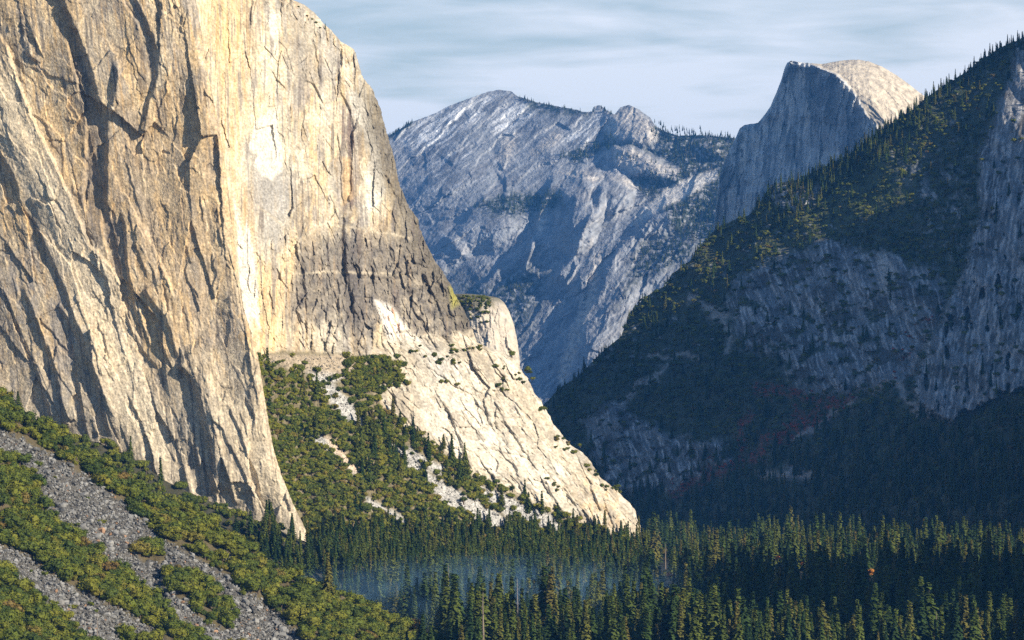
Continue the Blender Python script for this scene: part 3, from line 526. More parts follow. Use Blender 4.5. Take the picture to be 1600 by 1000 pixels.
# far massif (H)
H_TOP = [(300, 300), (500, 262), (600, 216), (612, 209), (625, 202), (640, 192), (680, 177), (700, 166), (740, 151), (760, 144), (780, 140), (800, 143), (808, 150), (825, 155), (840, 160), (876, 167), (900, 171), (912, 175), (926, 174), (930, 166), (938, 164), (948, 172), (960, 179), (970, 167), (984, 164), (1000, 172), (1016, 184), (1024, 197), (1040, 206), (1060, 212), (1100, 211), (1150, 216), (1250, 210), (1500, 230), (1900, 260)]
def build_H():
    px, py, t = top_grid(420, 1420, 1.25, H_TOP, 700, 1.25, 1.2, 8, 5)
    x = px + 6 * fbm(px / 25, py / 25, 4, 311); y = py + 6 * fbm(px / 25, py / 25, 4, 312)
    h = 620 - py
    YY = 14300 + 2.6 * h + 1.9 * (900 - px) + .004 * np.maximum(h - 200, 0) ** 2
    k = 2.15
    # long sheets sweeping down to the left, smooth bulges between
    u = x * .62 + y * .78; v = x * .78 - y * .62          # across / along the striations
    mas = ss(900, 800, px + .6 * (py - 300))
    D = 12 * fbm(px / 110, py / 110, 2, 313) + 10 * fbm(u / 40, v / 150, 2, 314)
    D += .8 * ridge(u / 15, v / 150, 3, 315) * (.4 + mas) + 5 * np.abs(gn(u / 60, v / 200, 325)) + facets(u, v, 24, 130, 316, 1.1, .12) * (.4 + .6 * mas) + facets(u, v, 6, 40, 317, .4, .14)
    D += facets(x + .5 * y, y, 22, 66, 318, 2.0, .2) * (1 - mas) + facets(x + .4 * y, y, 8, 34, 319, .6, .2) * (1 - mas * .8) + facets(x, y, 3.4, 5, 320, .22, .2)
    L = lambda p, hh, w=4, l=40, s=1: lip(D, x, y, p, hh, w, l, s, .12, .12)
    # domes and cliffs (bulge = rounded mass standing out)
    def bulge(cx, cy, rx, ry, hh, rot=0.0):
        a = math.radians(rot); X = (x - cx) * math.cos(a) + (y - cy) * math.sin(a); Y_ = -(x - cx) * math.sin(a) + (y - cy) * math.cos(a)
        q = (X / rx) ** 2 + (Y_ / ry) ** 2; D[...] += .7 * hh * np.clip(1 - q, 0, 1) ** 1.1
    bulge(985, 205, 46, 42, 60); bulge(1005, 258, 70, 24, 45, 22); bulge(1112, 232, 40, 18, 30, 10)
    bulge(795, 230, 22, 34, 10, 25); bulge(858, 225, 26, 20, 9, -30); bulge(770, 340, 60, 60, 46, -35); bulge(905, 330, 42, 75, 80, 12); bulge(960, 300, 34, 40, 50, 20)
    bulge(700, 290, 90, 50, 40, -30); bulge(940, 520, 50, 110, 60, 28); bulge(1050, 330, 70, 34, 40, -30); bulge(690, 390, 70, 40, 36, -30)
    L([(870, 268), (850, 300), (838, 340), (825, 385), (815, 440)], 26, 12, 50); L([(940, 275), (935, 310), (915, 350), (890, 400), (860, 440)], 22, 14, 45)
    L([(1000, 178), (1018, 188), (1026, 200)], 10, 5, 14, -1); L([(788, 270), (792, 300), (778, 330)], 10, 5, 30)
    L([(1060, 300), (1020, 330), (980, 370), (955, 400), (935, 450), (900, 510), (870, 560)], 24, 14, 50)
    L([(760, 300), (735, 330), (722, 350), (690, 375)], 14, 8, 40); L([(640, 262), (700, 240), (760, 215)], 6, 6, 30); L([(830, 360), (790, 400), (760, 440), (730, 460)], 12, 8, 40)
    rr = np.random.default_rng(15)
    for i in range(70):
        cx = rr.uniform(610, 1130); cy = rr.uniform(170, 560); n = rr.uniform(15, 60); a = math.radians(rr.normal(128, 14))
        L([(cx, cy), (cx + math.cos(a) * n * .5 + rr.normal(0, 2), cy + math.sin(a) * n * .5), (cx + math.cos(a) * n, cy + math.sin(a) * n)], rr.uniform(1.5, 6), 3, rr.uniform(8, 25), 1 if rr.random() < .6 else -1)
    YY = YY - D * k
    n1 = fbm(u / 22, v / 70, 4, 321); n2 = fbm(px / 7, py / 6, 3, 322); st = fbm(u / 5, v / 60, 4, 323); cliffst = fbm((x + .25 * y) / 4, y / 45, 3, 324)
    c = np.empty(px.shape + (3,), F32); c[:] = (.28, .30, .33)  # cool tint puts blue shade and haze into the stone colour
    c = mixc(c, ss(.0, .35, st) * .5, (.44, .43, .43)); c = mixc(c, ss(.0, .35, -.5 * st - n1) * .6, (.13, .135, .15))
    c = mixc(c, ss(.1, .45, cliffst) * .5 * (1 - mas), (.50, .48, .46))
    for p in ([(776, 250), (790, 205), (806, 208), (808, 225), (800, 245), (785, 256)], [(830, 238), (860, 212), (876, 198), (878, 212), (860, 232), (838, 245)], [(940, 200), (960, 180), (985, 166), (1010, 186), (1035, 215), (1042, 222), (1010, 222), (990, 215), (960, 214)], [(955, 250), (960, 230), (985, 232), (1020, 248), (1062, 268), (1055, 278), (1020, 272), (985, 265)], [(1072, 222), (1110, 218), (1138, 238), (1130, 248), (1100, 235)],  # outlines on this line paint warm sunlight into the rock colour
              [(870, 266), (905, 267), (940, 276), (930, 284), (890, 280)], [(945, 270), (975, 276), (1003, 290), (990, 296), (960, 284)], [(852, 310), (862, 305), (850, 360), (838, 372), (842, 335)], [(930, 400), (945, 390), (930, 470), (905, 540), (880, 600), (870, 590), (905, 480)], [(1010, 322), (1040, 296), (1085, 274), (1118, 266), (1122, 278), (1080, 305), (1030, 325), (985, 350)]):
        c = mixc(c, poly(x, y, p, 4) * .7 * ss(-.6, .2, n2), (.66, .60, .52))
    c = mixc(c, poly(px, py, [(1008, 324), (1040, 294), (1085, 272), (1120, 264), (1123, 280), (1082, 306), (1032, 328), (985, 353)], 3) * (.75 + .3 * n2), (.70, .67, .62))
    snow = np.maximum(poly(x, y, [(620, 205), (700, 168), (755, 148), (790, 155), (770, 172), (715, 200), (680, 235), (640, 232)], 10) * ss(.0, .22, st + .12), poly(x, y, [(766, 190), (800, 160), (830, 158), (850, 166), (815, 195), (790, 212), (768, 205)], 8) * ss(-.15, .15, st + .05))
    snow = np.maximum(snow, poly(x, y, [(880, 215), (930, 178), (958, 184), (920, 215), (890, 235)], 8) * ss(-.0, .2, st)); snow = np.maximum(snow, poly(x, y, [(680, 250), (760, 220), (740, 260), (640, 330), (620, 330)], 14) * ss(.2, .4, st) * .7)
    c = mixc(c, snow * .85, (.80, .82, .84))
    tr = np.zeros_like(px)
    for p, s in (([(740, 320), (800, 300), (870, 295), (880, 320), (840, 338), (770, 338)], 8), ([(770, 440), (800, 425), (830, 440), (790, 470), (760, 465)], 8), ([(1020, 195), (1150, 212), (1150, 330), (1060, 340), (1010, 310), (990, 275), (1062, 268), (1040, 250), (960, 225), (940, 215), (1030, 228)], 8), ([(880, 245), (950, 215), (960, 228), (900, 255)], 7), ([(1045, 335), (1075, 312), (1124, 296), (1145, 345), (1130, 372), (1060, 372)], 6), ([(1000, 380), (1100, 350), (1080, 400), (1000, 440), (960, 480), (985, 420)], 12), ([(600, 215), (640, 190), (640, 197), (612, 216)], 4), ([(700, 430), (760, 440), (850, 400), (850, 470), (800, 560), (730, 480)], 20), ([(810, 150), (920, 168), (925, 182), (870, 180), (830, 172)], 6)):
        tr = np.maximum(tr, poly(x, y, p, s))
    tr *= ss(-.35, .1, n2 + .4 * n1); tr = np.maximum(tr, .6 * ss(.25, .5, n2) * ss(.0, .3, n1))
    bare = poly(x, y, [(1010, 322), (1040, 296), (1085, 274), (1118, 266), (1122, 278), (1080, 305), (1030, 325), (985, 350)], 3) + poly(x, y, [(955, 250), (960, 230), (985, 232), (1020, 248), (1062, 268), (1055, 278), (1020, 272), (985, 265)], 3); tr *= np.clip(1 - bare, 0, 1)
    c = mixc(c, np.clip(tr, 0, 1) * .9, (.022, .034, .018)); c *= (1 + .25 * n2)[..., None]
    grid_obj('mountain', *with_back(px, py, YY, c, 200, 5000), M_ROCKH, 'far haze-blue granite massif with snow streaks below its long crest')
    SURF['H'] = sampler(px, py, YY)
M_ROCKH = rock_mat('far_rock', .035, .5)
build_H()
print('H', time.time() - T0)

# half dome (I)
def build_I():
    top = [(1040, 470), (1100, 430), (1112, 380), (1118, 330), (1122, 290), (1125, 274), (1129, 260), (1138, 238), (1150, 214), (1156, 200), (1164, 195), (1184, 192), (1192, 183), (1204, 166), (1214, 142), (1221, 124), (1226, 106), (1230, 98), (1236, 95), (1258, 98), (1285, 100), (1300, 97), (1320, 94), (1340, 93), (1358, 96), (1378, 104), (1400, 117), (1418, 130), (1432, 141), (1480, 175), (1560, 250), (1700, 380)]
    px, py, t = top_grid(1045, 1690, 1.15, top, 470, 1.15, .8, 5, 8)
    x = px + 3 * fbm(px / 18, py / 18, 3, 341); y = py + 3 * fbm(px / 18, py / 18, 3, 342)
    edge = interp(y, [(80, 1215), (95, 1236), (98, 1258), (103, 1275), (110, 1292), (116, 1304), (126, 1318), (140, 1330), (160, 1342), (180, 1354), (195, 1368), (230, 1384), (300, 1410), (470, 1460)])
    s = x - edge
    # sheer face turned to the left, then the round shoulder turned to the sun
    face = 1 - ss(-2, 6, s)
    D = np.where(s < 0, 1.05 * s, 0) + np.where(s > 0, 14 * (1 - np.exp(-np.maximum(s, 0) / 22)) - .0035 * np.maximum(s, 0) ** 2, 0)
    ttop = py - t[None, :]
    D -= (1 - face) * 90 * np.clip(1 - ttop / 70, 0, 1) ** 2 + 25 * np.clip(1 - ttop / 9, 0, 1) ** 2
    u = x + .08 * y
    D += face * (facets(u, y, 16, 120, 343, 2.6, .22) + facets(u, y, 6, 60, 344, 1.3, .3) + facets(u, y, 3, 16, 345, .7, .3) + 3 * fbm(u / 14, y / 120, 3, 346))
    q = np.hypot(px - 1300, py - 250)
    D += (1 - face) * (facets(q * 1.2, px * .6, 12, 40, 347, 1.2, .18) + facets(q, px, 4, 14, 348, .7, .25) + 1.2 * ridge(q / 6, px / 30, 3, 349))
    low = ss(1215, 1150, px + .4 * (py - 200)); D += low * (8 * fbm(px / 24, py / 24, 3, 350) + facets(x, y, 8, 20, 351, 2.4, .4))
    lip(D, x, y, [(1283, 105), (1276, 130), (1282, 160), (1284, 200), (1283, 240)], 12, 8, 30); lip(D, x, y, [(1160, 200), (1166, 240), (1160, 290)], 10, 8, 22); lip(D, x, y, [(1340, 160), (1352, 180), (1366, 200), (1375, 240)], 6, 5, 14)
    YY = 11300 + 2.0 * np.maximum(300 - py, 0) * .5 - D * 1.9
    n2 = fbm(px / 6, py / 7, 3, 353); st = fbm(u / 4, y / 70, 3, 354); wide = fbm(u / 22, y / 90, 3, 355)
    c = np.empty(px.shape + (3,), F32); c[:] = (.44, .46, .48)  # face tinted cool, its blue shade put into the stone
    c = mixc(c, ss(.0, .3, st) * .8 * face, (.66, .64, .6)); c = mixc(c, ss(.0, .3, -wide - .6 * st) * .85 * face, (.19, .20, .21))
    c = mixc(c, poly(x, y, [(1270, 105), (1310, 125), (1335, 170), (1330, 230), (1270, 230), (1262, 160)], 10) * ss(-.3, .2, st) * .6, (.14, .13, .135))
    c = mixc(c, 1 - face, (.56, .49, .38)); c = mixc(c, (1 - face) * ss(.0, .35, -n2) * .5, (.33, .28, .22)); c = mixc(c, (1 - face) * poly(x, y, [(1350, 160), (1400, 190), (1390, 240), (1350, 200)], 8) * .5, (.3, .27, .22))  # shoulder painted warmer than the face, as sun would tint it
    c = mixc(c, low * ss(-.1, .35, n2) * .8, (.10, .11, .08)); c *= (1 + .2 * n2)[..., None]
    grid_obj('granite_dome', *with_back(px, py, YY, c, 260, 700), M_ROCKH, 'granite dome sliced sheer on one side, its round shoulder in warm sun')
    SURF['I'] = sampler(px, py, YY)
build_I()
print('I', time.time() - T0)

# ------------------------------------------------------------------ near slope with its two boulder chutes (C)
C_TOP = [(-300, 470), (-100, 570), (0, 622), (40, 648), (66, 666), (92, 686), (120, 706), (172, 738), (208, 766), (240, 786), (280, 790), (310, 806), (340, 830), (370, 844), (394, 856), (418, 880), (445, 892), (490, 910), (532, 930), (565, 945), (595, 962), (620, 970), (650, 982), (700, 1004), (760, 1030), (900, 1090)]
def YC(px, py):
    t = py - interp(px, C_TOP)
    return 2380 - 1.0 * t + .0004 * t * t + 16 * fbm(px / 90, py / 90, 3, 401)
CH1 = [(-20, 662), (20, 682), (55, 700), (90, 718), (140, 748), (190, 785), (225, 815), (262, 850), (300, 868), (345, 895), (400, 935), (450, 975), (480, 1010), (500, 1030), (420, 1030), (360, 1010), (330, 992), (270, 960), (240, 930), (200, 900), (150, 860), (90, 825), (70, 790), (60, 765), (30, 720), (-20, 700)]
CH1b = [(250, 900), (300, 930), (350, 980), (380, 1020), (340, 1020), (290, 985), (255, 950)]
CH2 = [(-20, 845), (40, 868), (90, 905), (150, 935), (210, 965), (260, 1000), (280, 1030), (170, 1030), (140, 1000), (110, 975), (70, 945), (40, 915), (-20, 880)]
ISL = [[(205, 860), (235, 850), (262, 862), (255, 880), (225, 878)], [(255, 895), (300, 890), (345, 925), (365, 960), (358, 985), (320, 975), (290, 940), (262, 925)], [(330, 870), (360, 865), (365, 880), (340, 885)], [(185, 995), (215, 988), (245, 1000), (240, 1012), (190, 1012)]]
def chute(px, py):
    x = px + 5 * fbm(px / 14, py / 14, 3, 405); y = py + 5 * fbm(px / 14, py / 14, 3, 406)
    m = np.maximum.reduce([poly(x, y, CH1, 5), poly(x, y, CH1b, 5), poly(x, y, CH2, 5)])
    for p in ISL: m = m * (1 - poly(x, y, p, 4))
    m = np.maximum(m, poly(x, y, [(335, 852), (350, 858), (368, 878), (355, 880)], 3))
    return m
def build_C():
    px, py, t = top_grid(-300, 900, 1.5, C_TOP, 1180, 1.5, 3, 20, 9)
    ch = chute(px, py)
    YY = YC(px, py) + ch * 2.5 - ch * .8 * facets(px, py, 5, 3.5, 407, .9, .5) - 1.5 * fbm(px / 10, py / 10, 3, 408)
    n = fbm(px / 10, py / 8, 3, 409); c = np.empty(px.shape + (3,), F32); c[:] = (.11, .09, .05)
    c = mixc(c, ss(0, .4, n) * .6, (.09, .08, .035)); c = mixc(c, ch, (.10, .095, .085))
    grid_obj('hillside', *with_back(px, py, YY, c, 160, 300), M_SOIL, 'near hillside of brown soil under scrub oaks and boulder chutes')
    SURF['C'] = sampler(px, py, YY)
M_SOIL = rock_mat('soil', .8, .7, .95)
build_C()
# wooded strip along the foot of the cliff (D)
D_TOP = [(-200, 540), (0, 630), (26, 640), (62, 660), (91, 668), (125, 684), (156, 692), (200, 712), (220, 724), (259, 752), (306, 774), (350, 792), (397, 812), (423, 820), (450, 836), (477, 846), (520, 866), (620, 910), (760, 960)]
def YD(px, py):
    return 3034 - .0 * px - (py - interp(px, D_TOP)) * .95
def build_D():
    px, py, t = top_grid(-200, 760, 2.0, D_TOP, 1040, 2.0, 2, 18, 10)
    YY = YD(px, py) + 5 * fbm(px / 30, py / 30, 3, 411)
    n = fbm(px / 10, py / 8, 3, 412); c = np.empty(px.shape + (3,), F32); c[:] = (.05, .05, .03); c = mixc(c, ss(0, .4, n) * .5, (.08, .07, .045))
    grid_obj('talus_slope', *with_back(px, py, YY, c, 60, 80, 4), M_SOIL, 'wooded talus slope along the foot of the great cliff')
    SURF['D'] = sampler(px, py, YY)
build_D()
# ------------------------------------------------------------------ valley floor (E): one sheet to the horizon
def ZE(X, Y):
    return -1.0 + .0052 * (Y - 2300) * (Y < 6000) + .0052 * 3700 * (Y >= 6000) + 3.0 * fbm(X / 300, Y / 300, 2, 420) - 60 * ss(1900, 900, Y)
def build_E():
    ys = np.concatenate([np.linspace(-600, 1900, 40), np.linspace(1900, 6500, 240)[1:], np.linspace(6500, 45000, 60)[1:]]); xs = np.concatenate([np.linspace(-20000, -1500, 30), np.linspace(-1500, 2500, 200)[1:], np.linspace(2500, 20000, 30)[1:]])
    X, Y = np.meshgrid(xs.astype(F32), ys.astype(F32)); Z = ZE(X, Y)
    n = fbm(X / 60, Y / 60, 3, 421); c = np.empty(X.shape + (3,), F32); c[:] = (.035, .035, .02); c = mixc(c, ss(0, .4, n) * .5, (.05, .045, .025))
    V = np.stack([X, Y, Z], -1).reshape(-1, 3); nn, m = X.shape; i = np.arange((nn - 1) * m).reshape(nn - 1, m)[:, :-1]
    o = link('ground', mesh_np('ground', V, np.stack([i, i + 1, i + m + 1, i + m], -1).reshape(-1, 4), [M_SOIL], c)); o['kind'] = 'structure'; o['label'] = 'flat valley floor of dark soil under the conifers'
build_E()
def floor_pt(px, py):
    Y = 2500.0
    for _ in range(30):
        z = float(ZE(np.float32((px - 800) / FP * Y), np.float32(Y))); Y = .5 * Y + .5 * (CAMZ - z) * FP / (py - YH)
    return Y

# ------------------------------------------------------------------ mountains beyond the right edge, which shade the valley
def build_shade():
    # unseen ridge, its crest heights shaped to place shadows and lit bands
    pts = [(1200, 200), (1450, 380), (1560, 600), (1640, 800), (2100, 800), (2500, 790), (2680, 700), (2820, 590), (3650, 560), (3900, 760), (4100, 1100), (4480, 1220), (4600, 1040), (4840, 1030), (5000, 1240), (5300, 1480),  (6500, 1400), (7600, 1200), (9000, 900)]
    ys = np.arange(1100, 9200, 25.0).astype(F32); hgt = interp(ys, pts) + (70 * fbm(ys / 110, ys * 0, 5, 431, .6) * ss(4400, 4000, ys) + 25 * fbm(ys / 80, ys * 0, 3, 434)) * ss(1300, 1700, ys)
    w = np.linspace(-1, 1, 41).astype(F32)
    Yg = np.repeat(ys[:, None], 41, 1); prof = (1 - np.abs(w)) ** 1.15
    Xc = 1500 + .18 * np.maximum(ys - 4200, 0); half = 560 + .25 * np.maximum(ys - 4200, 0)
    Xg = Xc[:, None] + w[None] * half[:, None]; Z = -30 + (hgt[:, None] + 30) * prof[None] * (1 + .05 * fbm(Xg / 120, Yg / 120, 4, 432))
    c = np.empty(Xg.shape + (3,), F32); c[:] = (.2, .19, .17); c = mixc(c, ss(-.2, .3, fbm(Xg / 90, Yg / 90, 3, 433)), (.03, .04, .02))
    V = np.stack([Xg, Yg, Z], -1).reshape(-1, 3); n, m = Xg.shape; i = np.arange((n - 1) * m).reshape(n - 1, m)[:, :-1]
    o = link('ridge', mesh_np('ridge', V, np.stack([i, i + 1, i + m + 1, i + m], -1).reshape(-1, 4), [M_ROCKF], c)); o['kind'] = 'structure'; o['label'] = 'unseen high ridge shaped to cast shade over the valley'
build_shade()
print('terrain', time.time() - T0)
# ------------------------------------------------------------------ plants, boulders and dead trees (unit-size meshes, scaled when placed)
def quads_mesh(name, Q, mat, extra=None):
    Q = np.asarray(Q, F32); V = Q.reshape(-1, 3); Fq = np.arange(len(V)).reshape(-1, 4)
    return mesh_np(name, V, Fq, [mat], smooth=False)
def tube_quads(path, rad, n=6):
    Q = []; P = [np.array(p, float) for p in path]
    rings = []
    for i, p in enumerate(P):
        d = P[min(i + 1, len(P) - 1)] - P[max(i - 1, 0)]; d /= np.linalg.norm(d) + 1e-9
        a = np.cross(d, (0.31, .9, .2)); a /= np.linalg.norm(a); b = np.cross(d, a)
        rings.append([p + rad[i] * (math.cos(6.2832 * k / n) * a + math.sin(6.2832 * k / n) * b) for k in range(n)])
    for r0, r1 in zip(rings[:-1], rings[1:]):
        for k in range(n): Q.append([r0[k], r0[(k + 1) % n], r1[(k + 1) % n], r1[k]])
    return Q
def leaf_quad(c, nrm, s, rg):
    nrm = nrm / (np.linalg.norm(nrm) + 1e-9); a = np.cross(nrm, rg.normal(size=3)); a /= np.linalg.norm(a) + 1e-9; b = np.cross(nrm, a)
    a = a * s * rg.uniform(.6, 1.2); b = b * s * rg.uniform(.5, 1.0); j = rg.normal(size=3) * s * .25
    return [c - a, c - b + j, c + a, c + b]
BARK = plain_mat('bark', (.10, .075, .055), .4, 4); DEADWOOD = plain_mat('dead_wood', (.20, .165, .135), .3, 4)
LEAF_C = leaf_mat('conifer_needles', [(.022, .046, .014), (.050, .082, .016), (.100, .120, .020), (.130, .115, .028)], [0, .35, .8, 1])
LEAF_O = leaf_mat('oak_leaves', [(.038, .060, .010), (.086, .108, .013), (.145, .148, .017), (.135, .092, .026)], [0, .45, .93, 1])
LEAF_B = leaf_mat('chaparral_leaves', [(.060, .085, .014), (.120, .140, .018), (.190, .180, .022), (.170, .120, .035)], [0, .45, .93, 1])
LEAF_Y = plain_mat('autumn_leaves', (.48, .20, .035), .4, 8); LEAF_R = plain_mat('rust_leaves', (.34, .07, .03), .4, 8)
STONE = plain_mat('boulder_stone', (.165, .165, .16), .85, 1.5); STONE_O = plain_mat('rusty_stone', (.30, .19, .12), .4, 1.5)
def conifer(seed, R, gap=.0, bare=.1):
    rg = np.random.default_rng(seed); Q = []
    nt = 26
    lean = rg.normal(size=2) * .012
    for k in range(nt):
        t = (k + rg.uniform(-.3, .3)) / (nt - 1); t = min(max(t, 0), 1); z = bare + (.985 - bare) * t
        r = R * ((1 - t) ** .95) * rg.uniform(.7, 1.15) * (1 - .3 * math.exp(-t * 8)) + .006
        nb = int(5 + 8 * (1 - t)); a0 = rg.uniform(0, 6.28)
        for b in range(nb):
            if rg.random() < gap: continue
            a = a0 + 6.283 * b / nb + rg.normal() * .25; rl = r * rg.uniform(.7, 1.15); dirv = np.array([math.cos(a), math.sin(a), 0]); tan = np.array([-math.sin(a), math.cos(a), 0])
            m = 2 + int(rl / .03)
            for q in range(m):
                f = (q + .7) / m; c = dirv * rl * f + np.array([lean[0] * z, lean[1] * z, z - rl * (.15 + .42 * f * f) + rg.normal() * .006]); s = .021 + .018 * (1 - f) + rg.uniform(0, .01)
                wv = tan * s * rg.uniform(.8, 1.3) + np.array([0, 0, rg.normal() * s * .25]); rv = dirv * s * 1.0 + np.array([0, 0, -s * rg.uniform(.2, .9)])
                Q.append([c - wv, c - rv * .8, c + wv, c + rv])
    crown = quads_mesh('conifer_crown', Q, LEAF_C)
    trunk = quads_mesh('conifer_trunk', tube_quads([(0, 0, -.06), (lean[0] * .3, lean[1] * .3, .3), (lean[0], lean[1], .97)], [.017, .012, .002]), BARK)
    return trunk, crown
def ico(r, c, rg, jit=.15):
    p = (1 + 5 ** .5) / 2; V = np.array([(-1, p, 0), (1, p, 0), (-1, -p, 0), (1, -p, 0), (0, -1, p), (0, 1, p), (0, -1, -p), (0, 1, -p), (p, 0, -1), (p, 0, 1), (-p, 0, -1), (-p, 0, 1)]) / 1.902
    Fc = [(0, 11, 5), (0, 5, 1), (0, 1, 7), (0, 7, 10), (0, 10, 11), (1, 5, 9), (5, 11, 4), (11, 10, 2), (10, 7, 6), (7, 1, 8), (3, 9, 4), (3, 4, 2), (3, 2, 6), (3, 6, 8), (3, 8, 9), (4, 9, 5), (2, 4, 11), (6, 2, 10), (8, 6, 7), (9, 8, 1)]
    V = V * (1 + rg.uniform(-jit, jit, 12))[:, None] * r + c
    return [[V[a], V[b], V[d], V[d]] for a, b, d in Fc]
def tri_or_quad(name, Q, mat):
    """faces given as four corners; the fourth may repeat the third"""
    V = []; Fc = []
    for q in Q:
        i = len(V); same = np.allclose(q[2], q[3]); V += [list(map(float, v)) for v in (q[:3] if same else q)]; Fc.append(tuple(range(i, i + (3 if same else 4))))
    me = bpy.data.meshes.new(name); me.from_pydata(V, [], Fc); me.materials.append(mat); return me
def oak(seed, nl=9, leaf=None, squash=.8, dens=80):
    rg = np.random.default_rng(seed); Q = []; limbs = tube_quads([(0, 0, -.15), (.01, 0, .12), (0, .01, .35)], [.045, .035, .02])
    for i in range(nl):
        a = rg.uniform(0, 6.28); rr = rg.uniform(.05, .34) if i else 0; c = np.array([math.cos(a) * rr, math.sin(a) * rr, rg.uniform(.26, .62) * squash + (.12 if i == 0 else 0)]); r = rg.uniform(.15, .25)
        Q += ico(r * .8, c, rg)
        limbs += tube_quads([(0, 0, .15), tuple(c * .6 + np.array([0, 0, .03])), tuple(c)], [.025, .014, .006], 4)
        for k in range(dens):
            d = rg.normal(size=3); d /= np.linalg.norm(d)
            if d[2] < -.55: continue
            Q.append(leaf_quad(c + d * r * rg.uniform(.82, 1.12), d + rg.normal(size=3) * .45, rg.uniform(.028, .05), rg))
    return quads_mesh('oak_trunk', limbs, BARK), tri_or_quad('oak_crown', Q, leaf or LEAF_O)
def snag(seed, stubs=10):
    rg = np.random.default_rng(seed); Q = tube_quads([(0, 0, -.05), (.006, 0, .4), (.0, .008, .8), (.004, .01, 1)], [.016, .012, .006, .002]); B = []
    for i in range(stubs):
        z = rg.uniform(.3, .95); a = rg.uniform(0, 6.28); l = rg.uniform(.04, .13) * (1.1 - z * .6); B += tube_quads([(0, 0, z), (math.cos(a) * l, math.sin(a) * l, z + l * rg.uniform(-.2, .4))], [.004, .001], 4)
    return quads_mesh('snag_trunk', Q, DEADWOOD), quads_mesh('snag_branch', B, DEADWOOD)
def boulder(seed, mat):
    rg = np.random.default_rng(seed); Q = ico(.5, np.zeros(3), rg, .22); V = []
    # cut flat sides so it reads as broken granite
    pl = [rg.normal(size=3) for _ in range(9)]; pl = [p / np.linalg.norm(p) for p in pl]; off = rg.uniform(.26, .42, 9); out = []
    for q in Q:
        a, b, d = np.array(q[0]), np.array(q[1]), np.array(q[2]); ab, bd, da = (a + b) / 2, (b + d) / 2, (d + a) / 2
        for t3 in ((a, ab, da), (ab, b, bd), (da, bd, d), (ab, bd, da)):
            w = []
            for v in t3:
                v = v / np.linalg.norm(v) * .5
                for p, o in zip(pl, off):
                    e = v @ p - o
                    if e > 0: v = v - p * e
                w.append(v * np.array([1.0, .8, .62]))
            out.append([w[0], w[1], w[2], w[2]])
    return tri_or_quad('boulder', out, mat)
CON = [conifer(100 + i, R, g, b) for i, (R, g, b) in enumerate([(.19, .05, .08), (.23, .12, .06), (.17, .0, .12), (.25, .18, .1), (.17, .3, .25), (.21, .05, .05), (.155, .1, .1), (.22, .05, .14), (.11, .4, .3), (.27, .3, .35)])]
OAK = [oak(200 + i, n) for i, n in enumerate([8, 10, 12, 9, 11, 7])] + [oak(206 + i, n, LEAF_B) for i, n in enumerate([8, 10, 9])]
AUT = [oak(230, 8, LEAF_Y, 1.1), oak(231, 8, LEAF_Y, 1.2)]; RUST = [oak(240 + i, 8, LEAF_R) for i in range(2)]
SNAG = [snag(250 + i) for i in range(4)]; BOU = [boulder(260 + i, STONE if i != 5 else STONE_O) for i in range(7)]
SRC = bpy.data.collections.new('sources')
def source_coll(name, pairs):
    c = bpy.data.collections.new(name); c.use_fake_user = True
    for i, pr in enumerate(pairs):
        ms = pr if isinstance(pr, tuple) else (pr,)
        # join trunk and crown into one source mesh
        V = []; Fc = []; mi = []; mats = []
        for me in ms:
            o = len(V); V += [v.co[:] for v in me.vertices]; Fc += [tuple(k + o for k in p.vertices) for p in me.polygons]
            mats.append(me.materials[0]); mi += [len(mats) - 1] * len(me.polygons)
        m = bpy.data.meshes.new(name + '_mesh'); m.from_pydata(V, [], Fc)
        for q in mats: m.materials.append(q)
        m.polygons.foreach_set('material_index', mi)
        ob = bpy.data.objects.new('%s_%02d' % (name, i), m); c.objects.link(ob)
    return c
def scatter(name, label, pts, coll):
    """one object of many plants: a point per plant carrying size, turn and which mesh it takes"""
    P = np.array(pts, F32); me = bpy.data.meshes.new(name); me.vertices.add(len(P)); me.vertices.foreach_set('co', np.ascontiguousarray(P[:, :3]).ravel())
    sc = me.attributes.new('size', 'FLOAT_VECTOR', 'POINT'); sc.data.foreach_set('vector', np.stack([P[:, 4], P[:, 4], P[:, 3]], -1).ravel())
    ro = me.attributes.new('turn', 'FLOAT_VECTOR', 'POINT'); ro.data.foreach_set('vector', np.ascontiguousarray(P[:, 5:8]).ravel())
    ix = me.attributes.new('pick', 'INT', 'POINT'); ix.data.foreach_set('value', P[:, 8].astype(np.int32))
    ng = bpy.data.node_groups.new(name, 'GeometryNodeTree'); ng.interface.new_socket('Geometry', in_out='INPUT', socket_type='NodeSocketGeometry'); ng.interface.new_socket('Geometry', in_out='OUTPUT', socket_type='NodeSocketGeometry')
    N = ng.nodes; K = ng.links; gi = N.new('NodeGroupInput'); go = N.new('NodeGroupOutput'); iop = N.new('GeometryNodeInstanceOnPoints'); ci = N.new('GeometryNodeCollectionInfo')
    ci.inputs['Collection'].default_value = coll; ci.inputs['Separate Children'].default_value = True; ci.inputs['Reset Children'].default_value = True
    def at(n, ty):
        a = N.new('GeometryNodeInputNamedAttribute'); a.data_type = ty; a.inputs['Name'].default_value = n; return a.outputs['Attribute']
    K.new(gi.outputs[0], iop.inputs['Points']); K.new(ci.outputs[0], iop.inputs['Instance']); iop.inputs['Pick Instance'].default_value = True
    K.new(at('pick', 'INT'), iop.inputs['Instance Index']); K.new(at('turn', 'FLOAT_VECTOR'), iop.inputs['Rotation']); K.new(at('size', 'FLOAT_VECTOR'), iop.inputs['Scale'])
    K.new(iop.outputs[0], go.inputs[0])
    o = link(name, me); mo = o.modifiers.new('scatter', 'NODES'); mo.node_group = ng; o['kind'] = 'stuff'; o['label'] = label; return o
